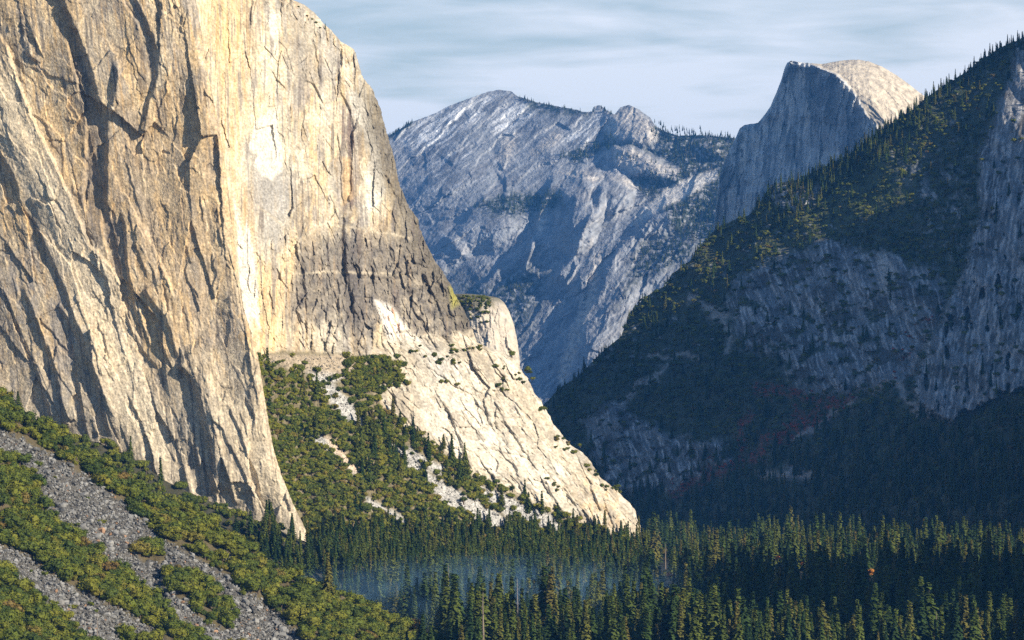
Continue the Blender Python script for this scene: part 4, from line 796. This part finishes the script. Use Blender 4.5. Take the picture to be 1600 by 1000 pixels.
# ---- where things stand: (kind, x, y, z, height, width, turn, variant, zone)
PL = []; rs = random.Random(21)
def on(layer, px, py):
    Y = SURF[layer](px, py)
    return None if Y is None else world(px, py, Y)
def put(kind, layer, px, py, h, w, zone, nv, sink=.0):
    p = on(layer, px, py)
    if p is None: return
    PL.append([kind, float(p[0]), float(p[1]), float(p[2]) - sink, h, w, rs.uniform(0, 6.28), rs.randrange(nv), zone])
def many(n, x0, x1, y0, y1, ok):
    """jittered picture positions on a surface where ok(px, py) is an array of chances"""
    r = np.random.default_rng(n); a = r.uniform(x0, x1, n).astype(F32); b = r.uniform(y0, y1, n).astype(F32); k = ok(a, b) > r.random(n)
    return list(zip(a[k].tolist(), b[k].tolist()))
# near slope
topC = lambda x: interp(x, C_TOP)
for px, py in many(13500, -60, 800, 600, 1060, lambda a, b: (b > topC(a)) * (1 - chute(a, b)) ** 3 * .5):
    h = rs.choice([rs.uniform(4.5, 7), rs.uniform(7.5, 11.5)]); put('oak', 'C', px, py, h, h * rs.uniform(1.05, 1.45), 'slope_low' if py - topC(np.float32(px)) > 140 else 'slope_top', 6, .5)
for px, py in many(900, 0, 520, 680, 1010, lambda a, b: (b > topC(a)) * chute(a, b) * (.04 + .4 * ss(.15, .4, fbm(a / 30, b / 24, 2, 441)))):
    h = rs.uniform(1.6, 5.0); put('oak', 'C', px, py, h, h * 1.3, 'chute_shrub', 6, .2)
# wooded strip D
topD = lambda x: interp(x, D_TOP)
for px, py in many(6800, -40, 720, 600, 1000, lambda a, b: (b > topD(a)) * (b < topC(a) + 26) * .42):
    h = rs.uniform(5, 9.5)
    if rs.random() < .04 + .75 * min(1, max(0, (px + (py - 800) - 350) / 180)): put('conifer', 'D', px, py, rs.uniform(13, 24), rs.uniform(15, 24), 'cliff_foot', 8, .5)
    else: put('oak', 'D', px, py, h, h * 1.15, 'cliff_foot', 6, .5)
# slope right of the prow
def okB(a, b):
    x, y, slab, wall, ch = B_masks(a, b); return (1 - slab) * (1 - wall) * (1 - .97 * ch) * (a > interp(b, RA_PTS) - 15)
for px, py in many(15000, 395, 1010, 556, 930, lambda a, b: okB(a, b) * (.42 + .22 * (b > 640)) * (1 - .75 * ss(.2, .4, fbm(a / 14, b / 9, 3, 445)))):
    if rs.random() < .02 + .85 * min(1, max(0, (py - 825) / 50)) + .07 * (550 < px < 760 and 640 < py < 760): put('conifer', 'B', px, py, rs.uniform(11, 22), rs.uniform(14, 24), 'apron_foot', 8, .5)
    else:
        h = rs.uniform(4.0, 7.4); put('oak', 'B', px, py, h, h * 1.25, 'behind_prow', 6, .3)
        if PL[-1][8] == 'behind_prow' and rs.random() < .8: PL[-1][7] = 6 + rs.randrange(3)
for px, py in many(260, 520, 640, 560, 618, lambda a, b: poly(a, b, [(540, 560), (600, 556), (632, 575), (630, 600), (600, 618), (560, 615), (538, 590)], 6) * .9):
    h = rs.uniform(5, 8.5); put('oak', 'B', px, py, h, h * 1.05, 'grove', 6, .3)
for x0, y0, n, sp in ((470, 590, 5, 8), (505, 600, 7, 10), (520, 622, 8, 8), (440, 568, 3, 6), (660, 550, 6, 12), (712, 548, 7, 12), (745, 545, 6, 10), (700, 565, 8, 10), (805, 595, 8, 10), (790, 610, 5, 8), (820, 585, 4, 6), (845, 640, 6, 8), (890, 697, 5, 9), (900, 706, 4, 8), (955, 765, 9, 9), (925, 735, 4, 8), (780, 575, 4, 8), (865, 685, 4, 7), (690, 600, 4, 10), (570, 650, 3, 6), (860, 760, 6, 14), (600, 660, 4, 8)):
    for _ in range(n): h = rs.uniform(2, 4.6); put('oak', 'B', x0 + rs.gauss(0, sp), y0 + rs.gauss(0, sp * .35), h, h * 1.4, 'ledge', 6, .3)
# far side F
def okF(a, b):
    x, y, rock, bits, red, scree = F_masks(a, b); return (1 - .93 * np.clip(rock + bits, 0, 1)) * (1 - .8 * scree) * (b > interp(a, F_TOP) + 2) * (1 - .5 * poly(x, y, [(1180, 400), (1200, 330), (1330, 290), (1440, 250), (1420, 330), (1240, 385)], 14))
for px, py in many(30000, 830, 1640, 40, 835, lambda a, b: okF(a, b) * .36):
    q = ss(640, 760, py + .1 * (px - 1200))
    x_, y_, r_, b_, red, s_ = F_masks(np.array([px], F32), np.array([py], F32))
    if red[0] > .3 and rs.random() < .8: put('rust', 'F', px, py, rs.uniform(3, 6), rs.uniform(4, 7), 'far', 2, .3)
    elif rs.random() < .12 + .75 * q: put('conifer', 'F', px, py, rs.uniform(11, 22), rs.uniform(12, 20), 'far', 8, .5)
    else: h = rs.uniform(4, 8); put('oak_dark', 'F', px, py, h, h * 1.3, 'far', 6, .3)
for i in range(330):
    px = rs.uniform(1180, 1620); put('conifer', 'F', px, float(interp(px, F_TOP)) + abs(rs.gauss(2, 9)) + 2, rs.uniform(7, 19), rs.uniform(7, 14), 'skyline', 8, .6)
for i in range(60):
    px = rs.uniform(860, 1190); put('conifer', 'F', px, float(interp(px, F_TOP)) + abs(rs.gauss(2, 5)) + 2, rs.uniform(8, 14), rs.uniform(9, 13), 'skyline', 8, .6)
for i in range(240):
    t = rs.random(); px = 1200 + 240 * t + rs.gauss(0, 12); py = 345 - 165 * t + rs.uniform(-18, 26)
    if py > interp(px, F_TOP) + 3: put('conifer', 'F', px, py, rs.uniform(10, 19), rs.uniform(10, 15), 'skyline', 8, .6)
for i in range(120): put('oak_dark', 'G', rs.uniform(690, 766), 463 + abs(rs.gauss(0, 16)), rs.uniform(3, 5), rs.uniform(3, 6), 'far', 6, .3)
# crest of the far massif
def okH(a, b): return poly(a, b, [(1020, 195), (1150, 212), (1150, 330), (1060, 340), (1010, 310), (990, 275), (1062, 268), (1040, 250), (1030, 228)], 6) * .8 + poly(a, b, [(740, 320), (870, 300), (880, 320), (800, 338)], 6) + poly(a, b, [(770, 455), (830, 430), (790, 470)], 6) * .7 + poly(a, b, [(1000, 390), (1080, 365), (1070, 400), (985, 440)], 9) * .5 + poly(a, b, [(1045, 335), (1075, 312), (1124, 296), (1145, 345), (1130, 372), (1060, 372)], 5) * .9 + poly(a, b, [(960, 236), (1040, 262), (1030, 268), (960, 250)], 4) * .25 + poly(a, b, [(880, 245), (950, 215), (960, 228), (900, 255)], 6)
SLAB = [(1005, 325), (1038, 292), (1085, 270), (1120, 262), (1124, 280), (1082, 308), (1032, 330), (985, 355)]
for px, py in many(9000, 600, 1160, 190, 480, lambda a, b: okH(a, b) * (1 - poly(a, b, SLAB, 3))): put('conifer', 'H', px, py, rs.uniform(12, 22), rs.uniform(12, 18), 'far', 8, .5)
for i in range(150):
    px = rs.choice([rs.uniform(604, 645), rs.uniform(810, 960), rs.uniform(1030, 1150)]); put('conifer', 'H', px, float(interp(px, H_TOP)) + rs.uniform(1, 4), rs.uniform(10, 18), rs.uniform(12, 18), 'far', 8, .5)
for i in range(40): put('oak', 'B', rs.uniform(458, 560), 0, 1, 1, 'x', 6) if False else None
for px, py, h in ((511, 43, 3.2), (490, 28, 2.0), (497, 33, 2.2), (483, 22, 1.6), (503, 41, 1.8), (470, 8, 1.8)): put('conifer' if h > 3 else 'oak', 'B', px - 3, py + 3, h * (1.6 if h > 3 else 1), h * 1.4, 'rim', 6, .1)
# valley forest, on the floor itself
r = np.random.default_rng(77); n = 21500
Yv = (2300 + (6400 - 2300) * r.random(n) ** 1.15); Xv = (r.random(n) * 1.25 - .5) * .27 * Yv
gap = fbm(Xv.astype(F32) / 90, Yv.astype(F32) / 160, 3, 88) + .5 * fbm(Xv.astype(F32) / 22, Yv.astype(F32) / 60, 2, 89)
for X, Y, g in zip(Xv.tolist(), Yv.tolist(), gap.tolist()):
    px = 800 + X / Y * FP; z = float(ZE(np.float32(X), np.float32(Y))); py = YH + (CAMZ - z) / Y * FP
    if px < 380 or g > .42 or px > 1700: continue
    if px < 1015 and SURF['B'](px, py) is not None and SURF['B'](px, py) < Y + 5: continue
    if py > topC(np.float32(px)) and Y > 2380 - .9 * (py - float(topC(np.float32(px)))): continue
    h = rs.choice([rs.uniform(13, 24), rs.uniform(22, 35)]) * (1 - .1 * (Y > 4500)) * (1 - .75 * g)
    if rs.random() < .05 + .2 * (g > .3): h = rs.uniform(8, 14); PL.append(['oak', X, Y, z, h, h * .95, rs.uniform(0, 6.28), rs.randrange(6), 'valley_oak']); continue
    if rs.random() < .006: PL.append(['snag', X, Y, z, h, h * 1.4, rs.uniform(0, 6.28), rs.randrange(4), 'valley']); continue
    PL.append(['conifer', X, Y, z, h, h * rs.uniform(.85, 1.2), rs.uniform(0, 6.28), rs.randrange(10), 'valley'])
print('placed', len(PL), time.time() - T0)
# ---- who is seen, and how large: a coarse picture filled from near to far
def visible(PL):
    W, Hh = 800, 500; cov = np.zeros((Hh, W), bool); gx = np.arange(W) * 2 + 1
    layers = [(2380, 'C'), (3040, 'A')]
    yy = np.arange(Hh)[:, None] * 2 + 1; cm = yy > topC(gx.astype(F32))[None]; am = (gx[None] < interp(np.arange(Hh) * 2 + 1, RA_PTS)[:, None]) & (yy < topD(gx.astype(F32))[None] - 2)
    order = sorted(range(len(PL)), key=lambda i: PL[i][2]); vis = [0] * len(PL); dc = da = False
    for i in order:
        k, X, Y, Z, h, w = PL[i][:6]; px = 800 + X / Y * FP; y1 = YH + (CAMZ - Z) / Y * FP; y0 = y1 - h * FP / Y
        if k != 'conifer' and Y < 2400 and y1 > topC(np.float32(px)) - 30: pass
        if not dc and Y > 2420: cov |= cm; dc = True
        if not da and Y > 3120: cov |= am; da = True
        ww = (w * .13 if k == 'conifer' else w * .45) * FP / Y
        a, b, c, d = int((px - ww) / 2), int((px + ww) / 2) + 1, int(y0 / 2), int(y1 / 2) + 1
        a = max(a, 0); b = min(b, W); c = max(c, 0); d = min(d, Hh)
        if a >= b or c >= d: continue
        blk = cov[c:d, a:b]; vis[i] = int((~blk).sum()); blk[:] = True
    return vis
AUTUMN = []
for px, py, h, lab in ((1362, 893, 8, 'bright orange autumn tree among dark conifers of the valley'), (1215, 872, 6, 'small orange autumn tree in the lit forest band'), (1254, 880, 4, 'tiny yellow autumn tree beside dark conifers'), (1046, 898, 5, 'rusty orange tree by pale trunks past the apron toe')):
    Y = floor_pt(px, py + 16); AUTUMN.append((px, py, h, lab, Y))
def clear(p):
    if p[8] not in ('valley', 'valley_oak'): return False
    px = 800 + p[1] / p[2] * FP; top = YH + (CAMZ - p[3] - p[4]) / p[2] * FP
    return any(abs(px - a[0]) < 11 and p[2] < a[4] + 4 and top < a[1] + 9 for a in AUTUMN) or any(abs(px - a) < 6 and top < b and p[2] < c for a, b, c in ((808, 962, 3000), (725, 962, 3000), (762, 965, 3000), (1030, 880, 4200), (1040, 880, 4200), (961, 890, 3200)))
PL = [p for p in PL if not clear(p)]
VIS = visible(PL); print('visibility', time.time() - T0)
def thing(name, label, cat, group, p, parts):
    o = bpy.data.objects.new(name, None); COL.objects.link(o); o.location = (p[1], p[2], p[3]); o.rotation_euler = (0, 0, p[6]); o.scale = (p[5], p[5], p[4])
    o['label'] = label; o['category'] = cat
    if group: o['group'] = group
    for nm, me in parts: link(nm, me, o)
    return o
def pick(kind, n, zones):
    c = [i for i in range(len(PL)) if PL[i][0] == kind and PL[i][8] in zones and VIS[i] > 3]; c.sort(key=lambda i: -VIS[i]); return c[:n]
CT = {'low': 'tall conifer rising from the valley forest along the bottom edge of the picture', 'mid': 'conifer standing in the dark middle of the valley forest', 'far': 'conifer with lit top in the distant sunlit band of valley forest',
      'smoke': 'pale conifer in the smoky bottom of the valley below the cliffs', 'cliff_foot': 'hazy conifer on the talus below the prow of the great cliff', 'apron_foot': 'conifer on the slope below the sunlit granite apron', 'skyline': 'small conifer on the shaded ridge in front of the sliced dome', 'rim': 'tiny lone conifer on the top rim of the great cliff'}
OT = {'slope_low': 'rounded olive scrub oak low on the near hillside between boulder chutes', 'slope_top': 'rounded olive scrub oak on the upper near hillside under the cliff', 'chute_shrub': 'small shrub growing among the grey boulders of a chute', 'cliff_foot': 'dark green oak on the strip along the foot of the cliff',
      'behind_prow': 'round green oak on the wooded slope behind the cliff prow', 'grove': 'dark oak in the round grove under the grey granite wall', 'ledge': 'small bush on a ledge of the pale granite apron', 'rim': 'small bush on the top rim of the great cliff'}
used = set()
OT['valley_oak'] = 'rounded broadleaf tree among the conifers of the valley forest'
def where(px):
    for lim, w in ((640, 'beside the end of the near hillside'), (760, 'in and under the drifting smoke'), (880, 'between the smoke and the sunlit apron'), (1000, 'below the sunlit granite apron'), (1120, 'just past the toe of the apron'), (1240, 'under the shaded lower rock wall'), (1360, 'straight below the sliced dome'), (1480, 'under the rust red gully')):
        if px < lim: return w
    return 'under the sheer far buttress'
def zone_oak(p):
    z = p[8]; px = 800 + p[1] / p[2] * FP; py = YH + (CAMZ - p[3]) / p[2] * FP
    if z in ('slope_low', 'slope_top'):
        e = 'young ' if p[4] < 7 else 'full-crowned '
        up = float(interp(np.float32(px), [(-50, 690), (100, 790), (200, 850), (300, 925), (400, 975), (520, 1010)])); lo = float(interp(np.float32(px), [(-50, 860), (100, 940), (260, 1015), (520, 1100)]))
        w = 'above the upper boulder chute' if py < up - 10 else ('between the two boulder chutes' if py < lo else 'below the lower boulder chute')
        a = ('near the cliff foot' if px < 160 else ('below the cliff pillars' if px < 320 else ('below the cliff prow' if px < 480 else 'at the hillside end')))
        return e + 'olive scrub oak ' + w + ', ' + a
    return OT[z]
sel = pick('conifer', 300, ('valley', 'cliff_foot', 'apron_foot', 'skyline', 'rim'))
for i in sel:
    p = PL[i]; used.add(i); z = p[8]
    if z == 'valley':
        px = 800 + p[1] / p[2] * FP; z = 'smoke' if px < 960 else ('low' if p[2] < 2900 else ('mid' if p[2] < 4000 else 'far'))
    lab = CT[z]
    if p[8] == 'valley': lab = ('tall ' if p[4] > 27 else ('small ' if p[4] < 20 else '')) + ('conifer in the lowest, nearest rows of forest ' if p[2] < 2900 else ('conifer in the dark middle rows of forest ' if p[2] < 3900 else 'conifer in the distant lit rows of forest ')) + where(px)
    thing('conifer_tree', lab, 'conifer', lab, p, (('trunk', CON[p[7]][0]), ('crown', CON[p[7]][1])))
sel = pick('oak', 300, tuple(OT))
for i in sel:
    p = PL[i]; used.add(i); lab = zone_oak(p); thing('oak_tree', lab, 'oak tree' if p[8] not in ('ledge', 'chute_shrub', 'rim') else 'bush', lab, p, (('trunk', OAK[p[7]][0]), ('crown', OAK[p[7]][1])))
def rest(kind, name, label, src, nv, tilt=0):
    coll = source_coll(name + '_source', src); pts = []
    for i, p in enumerate(PL):
        if i in used or p[0] not in kind: continue
        pts.append((p[1], p[2], p[3], p[4], p[5], tilt * rs.gauss(0, 1), tilt * rs.gauss(0, 1), p[6], p[7]))
    scatter(name, label, pts, coll)
rest(('conifer',), 'conifer_forest', 'dense conifer forest over the valley floor and far slopes', CON, 8)
rest(('oak', 'oak_dark'), 'oak_woods', 'scrub oak woods over the near and far slopes', OAK, 6)
rest(('rust',), 'autumn_undergrowth', 'rust red autumn undergrowth in the gullies of the shaded valley side', RUST, 2)
# bare trunks scattered through the valley forest
for i in pick('snag', 60, ('valley',)):
    p = PL[i]; px = 800 + p[1] / p[2] * FP; lab = 'bare grey snag among the conifers ' + where(px); thing('dead_tree', lab, 'dead tree', 'snags: ' + lab, p, (('trunk', SNAG[p[7]][0]), ('branch', SNAG[p[7]][1])))
# single trees
def single(name, label, cat, X, Y, z, h, w, parts, rot=1.0, group=None): thing(name, label, cat, group, [0, X, Y, z, h, w, rot], parts)
def at_layer(layer, px, py): p = on(layer, px, py); return float(p[0]), float(p[1]), float(p[2])
X, Y, z = at_layer('C', 513, 934); single('conifer_tree', 'lone dark conifer standing on the crest of the near hillside', 'conifer', X, Y, z, 25, 25, (('trunk', CON[0][0]), ('crown', CON[0][1])))
for k, (px, py, h, lab, Y) in enumerate(AUTUMN):
    X = (px - 800) / FP * Y; single('autumn_tree', lab, 'tree', X, Y, CAMZ + (YH - py) / FP * Y - h * .55, h, h * 1.25, (('trunk', AUT[k % 2][0]), ('crown', AUT[k % 2][1])))
sn = [('A', 268, 745, 15, 'tall dead tree against the pale foot of the cliff wall'), ('D', 396, 835, 13, 'dead tree trunk among trees below the cliff prow'), ('C', 152, 1000, 14, 'bare dead tree in the lowest boulder chute'), ('B', 432, 640, 9, 'thin dead trunk on the slope just behind the prow'), ('B', 567, 775, 13, 'dead pine on the wooded slope')]
for k, (ly, px, py, h, lab) in enumerate(sn):
    if ly == 'A': ly = 'D'; py = 748
    X, Y, z = at_layer(ly, px, py); single('dead_tree', lab, 'dead tree', X, Y, z, h, h * 1.3, (('trunk', SNAG[k % 4][0]), ('branch', SNAG[k % 4][1])))
for k, (px, py, h) in enumerate([(808, 965, 27), (814, 962, 22), (799, 968, 20), (725, 965, 17), (762, 968, 18), (745, 958, 14), (961, 895, 22), (966, 893, 20), (956, 892, 17), (1026, 880, 20), (1040, 884, 22), (1052, 886, 20), (1060, 945, 20), (1452, 905, 26), (1345, 900, 22)]):
    Y = floor_pt(px, max(py, 862)) * .97; X = (px - 800) / FP * Y; lab = 'pale bare dead trunk standing in the smoky conifer forest' if px < 900 else ('pale dead trunk in the forest beside the apron toe' if px < 1055 else 'bare grey dead trunk in the dark valley forest')
    single('dead_tree', lab, 'dead tree', X, Y, CAMZ + (YH - py) / FP * Y - 2, h, h * 1.5, (('trunk', SNAG[k % 4][0]), ('branch', SNAG[k % 4][1])), k, 'dead trunks: ' + lab)
# ---- boulders
bl = []
for px, py in many(52000, -30, 520, 655, 1010, lambda a, b: (b > topC(a)) * chute(a, b)):
    p = on('C', px, py); 
    if p is None: continue
    s = min(.45 + rs.expovariate(1 / .6), 4.8); bl.append([float(p[0]), float(p[1]), float(p[2]) + s * .1, s, px])
bl.sort(key=lambda q: -q[3])
for q in bl[:240]:
    v = rs.choice([0, 1, 2, 3, 4, 6] * 4 + [5]); o = link('boulder', BOU[v]); o.location = q[:3]; o.scale = (q[3] * 1.3,) * 3; o.rotation_euler = (rs.gauss(0, .3), rs.gauss(0, .3), rs.uniform(0, 6.28))
    lab = 'large grey angular boulder in the upper boulder chute of the near hillside' if v != 5 else 'large rusty brown boulder in the chutes of the near hillside'; o['label'] = lab; o['category'] = 'boulder'; o['group'] = lab
pts = [(q[0], q[1], q[2], q[3] * 1.25, q[3] * 1.25, rs.gauss(0, .4), rs.gauss(0, .4), rs.uniform(0, 6.28), rs.choice([0, 1, 2, 3, 4, 6] * 7 + [5])) for q in bl[240:]]
for px, py in many(26000, 400, 910, 550, 845, lambda a, b: B_masks(a, b)[4] * (1 - B_masks(a, b)[2]) * .8):
    p = on('B', px, py)
    if p is None: continue
    s = .4 + rs.expovariate(1 / .35); pts.append((float(p[0]), float(p[1]), float(p[2]), s, s, rs.gauss(0, .4), rs.gauss(0, .4), rs.uniform(0, 6.28), rs.choice([0, 1, 2, 3, 4, 6])))
scatter('boulder_rubble', 'grey rubble of broken granite filling the chutes', pts, source_coll('rubble_source', BOU))
# ---- smoke lying low in the valley: one soft-edged, uneven body of thin air
def smoke():
    m = bpy.data.materials.new('smoke_air'); m.use_nodes = True; nt = m.node_tree; N = nt.nodes; K = nt.links; N.remove(N['Principled BSDF'])
    v = N.new('ShaderNodeVolumePrincipled'); v.inputs['Color'].default_value = (.3, .6, 1, 1)
    tc = N.new('ShaderNodeTexCoord'); mp = N.new('ShaderNodeMapping'); mp.inputs['Scale'].default_value = (5.5, 5, 2.2); nz = N.new('ShaderNodeTexNoise'); nz.inputs['Scale'].default_value = 1; nz.inputs['Detail'].default_value = 4; nz.inputs['Distortion'].default_value = .6
    gr = N.new('ShaderNodeTexGradient'); gr.gradient_type = 'SPHERICAL'; K.new(tc.outputs['Object'], gr.inputs[0])
    mr = N.new('ShaderNodeMapRange'); mr.inputs[1].default_value = .45; mr.inputs[2].default_value = .68; mr.inputs[3].default_value = .06; mr.inputs[4].default_value = 1
    K.new(tc.outputs['Object'], mp.inputs[0]); K.new(mp.outputs[0], nz.inputs['Vector']); K.new(nz.outputs['Fac'], mr.inputs[0])
    a = N.new('ShaderNodeMath'); a.operation = 'MULTIPLY'; K.new(mr.outputs[0], a.inputs[0]); K.new(gr.outputs['Fac'], a.inputs[1]); b = N.new('ShaderNodeMath'); b.operation = 'MULTIPLY'; b.inputs[1].default_value = .0038; K.new(a.outputs[0], b.inputs[0])
    K.new(b.outputs[0], v.inputs['Density']); K.new(v.outputs[0], N['Material Output'].inputs['Volume'])
    import bmesh
    bm = bmesh.new(); bmesh.ops.create_icosphere(bm, subdivisions=4, radius=1.0); me = bpy.data.meshes.new('smoke'); bm.to_mesh(me); bm.free(); me.materials.append(m)
    o = link('smoke', me); o['kind'] = 'stuff'; o['label'] = 'thin blue smoke drifting low between the conifers'
    c = world(770, 932, 2830); o.location = c; o.scale = (185, 330, 30)
smoke()
print('plants', time.time() - T0)
#END TREES
# ------------------------------------------------------------------ camera, sun, sky, air
cam = bpy.data.cameras.new('camera'); co = bpy.data.objects.new('camera', cam); COL.objects.link(co); scene.camera = co
cam.sensor_width = 36; cam.lens = 36 * FP / 1600; cam.clip_start = 5; cam.clip_end = 80000; cam.shift_y = (YH - 500) / 1600
co.location = (0, 0, CAMZ); co.rotation_euler = (math.radians(90), 0, 0)
from mathutils import Vector
sd = bpy.data.lights.new('sun', 'SUN'); sd.energy = 5.0; sd.angle = math.radians(.5); sd.color = (1, .88, .70)
so = bpy.data.objects.new('sun', sd); COL.objects.link(so); so.location = (800, -400, 900)
so.rotation_euler = Vector(SUN).to_track_quat('Z', 'Y').to_euler()
wd = bpy.data.worlds.new('World'); scene.world = wd; wd.use_nodes = True; t = wd.node_tree; N = t.nodes; K = t.links
bg = N['Background']; sk = N.new('ShaderNodeTexSky'); sk.sky_type = 'NISHITA'; sk.sun_disc = False
sk.sun_elevation = math.asin(SUN[2]); sk.sun_rotation = math.atan2(SUN[0], SUN[1]); sk.altitude = 1300; sk.air_density = 1.5; sk.dust_density = .4; sk.ozone_density = 4.5
tc = N.new('ShaderNodeTexCoord'); mp = N.new('ShaderNodeMapping'); mp.inputs['Scale'].default_value = (9, 9, 60)
n1 = N.new('ShaderNodeTexNoise'); n1.inputs['Scale'].default_value = 2.2; n1.inputs['Detail'].default_value = 7; n1.inputs['Roughness'].default_value = .5; n1.inputs['Distortion'].default_value = .3
K.new(tc.outputs['Generated'], mp.inputs[0]); K.new(mp.outputs[0], n1.inputs['Vector'])
sx = N.new('ShaderNodeSeparateXYZ'); K.new(tc.outputs['Generated'], sx.inputs[0])
m1 = N.new('ShaderNodeMapRange'); m1.inputs[1].default_value = .33; m1.inputs[2].default_value = .66; m1.inputs[3].default_value = .0; m1.inputs[4].default_value = .75; K.new(n1.outputs['Fac'], m1.inputs[0])
m2 = N.new('ShaderNodeMapRange'); m2.inputs[1].default_value = .06; m2.inputs[2].default_value = .115; m2.inputs[3].default_value = .85; m2.inputs[4].default_value = .05; K.new(sx.outputs['Z'], m2.inputs[0])
ad = N.new('ShaderNodeMath'); ad.operation = 'MAXIMUM'; K.new(m1.outputs[0], ad.inputs[0]); 
ad2 = N.new('ShaderNodeMath'); ad2.operation = 'MULTIPLY_ADD'; m3 = N.new('ShaderNodeMapRange'); m3.inputs[1].default_value = .1; m3.inputs[2].default_value = .24; m3.inputs[3].default_value = 1.0; m3.inputs[4].default_value = .0; K.new(sx.outputs['Z'], m3.inputs[0]); K.new(m1.outputs[0], ad2.inputs[0]); K.new(m3.outputs[0], ad2.inputs[1]); K.new(m2.outputs[0], ad2.inputs[2]); ad2.use_clamp = True
mx = N.new('ShaderNodeMixRGB'); mx.inputs[2].default_value = (10.2, 10.8, 11.5, 1)
K.new(ad2.outputs[0], mx.inputs[0]); hs = N.new('ShaderNodeHueSaturation'); hs.inputs['Saturation'].default_value = 1.2; K.new(sk.outputs[0], hs.inputs['Color']); K.new(hs.outputs[0], mx.inputs[1]); K.new(mx.outputs[0], bg.inputs[0]); bg.inputs[1].default_value = .055
HAZE = 2.1e-5
def build_haze():
    x0, x1, y0, y1, z0, z1 = -20400, 20400, -700, 45400, -84, 1750
    V = [(x, y, z) for x in (x0, x1) for y in (y0, y1) for z in (z0, z1)]
    Fq = [(0, 1, 3, 2), (4, 6, 7, 5), (0, 4, 5, 1), (2, 3, 7, 6), (0, 2, 6, 4), (1, 5, 7, 3)]
    m = bpy.data.materials.new('haze_air'); m.use_nodes = True; nt = m.node_tree; nt.nodes.remove(nt.nodes['Principled BSDF'])
    v = nt.nodes.new('ShaderNodeVolumePrincipled'); v.inputs['Density'].default_value = HAZE; v.inputs['Color'].default_value = (.10, .38, 1, 1); v.inputs['Anisotropy'].default_value = .1
    nt.links.new(v.outputs[0], nt.nodes['Material Output'].inputs['Volume'])
    o = link('haze', mesh_np('haze', V, Fq, [m], smooth=False)); o['kind'] = 'stuff'; o['label'] = 'thin blue haze filling the valley air'
if HAZE > 0: build_haze()
vs = scene.view_settings; vs.view_transform = 'Standard'; vs.look = 'None'; vs.exposure = 0.8; vs.gamma = 1
scene.cycles.max_bounces = 4; scene.cycles.diffuse_bounces = 2; scene.cycles.volume_bounces = 0; scene.cycles.transparent_max_bounces = 8
scene.cycles.use_denoising = False; scene.cycles.denoiser = 'OPENIMAGEDENOISE'; scene.cycles.denoising_prefilter = 'ACCURATE'
print('done', time.time() - T0)
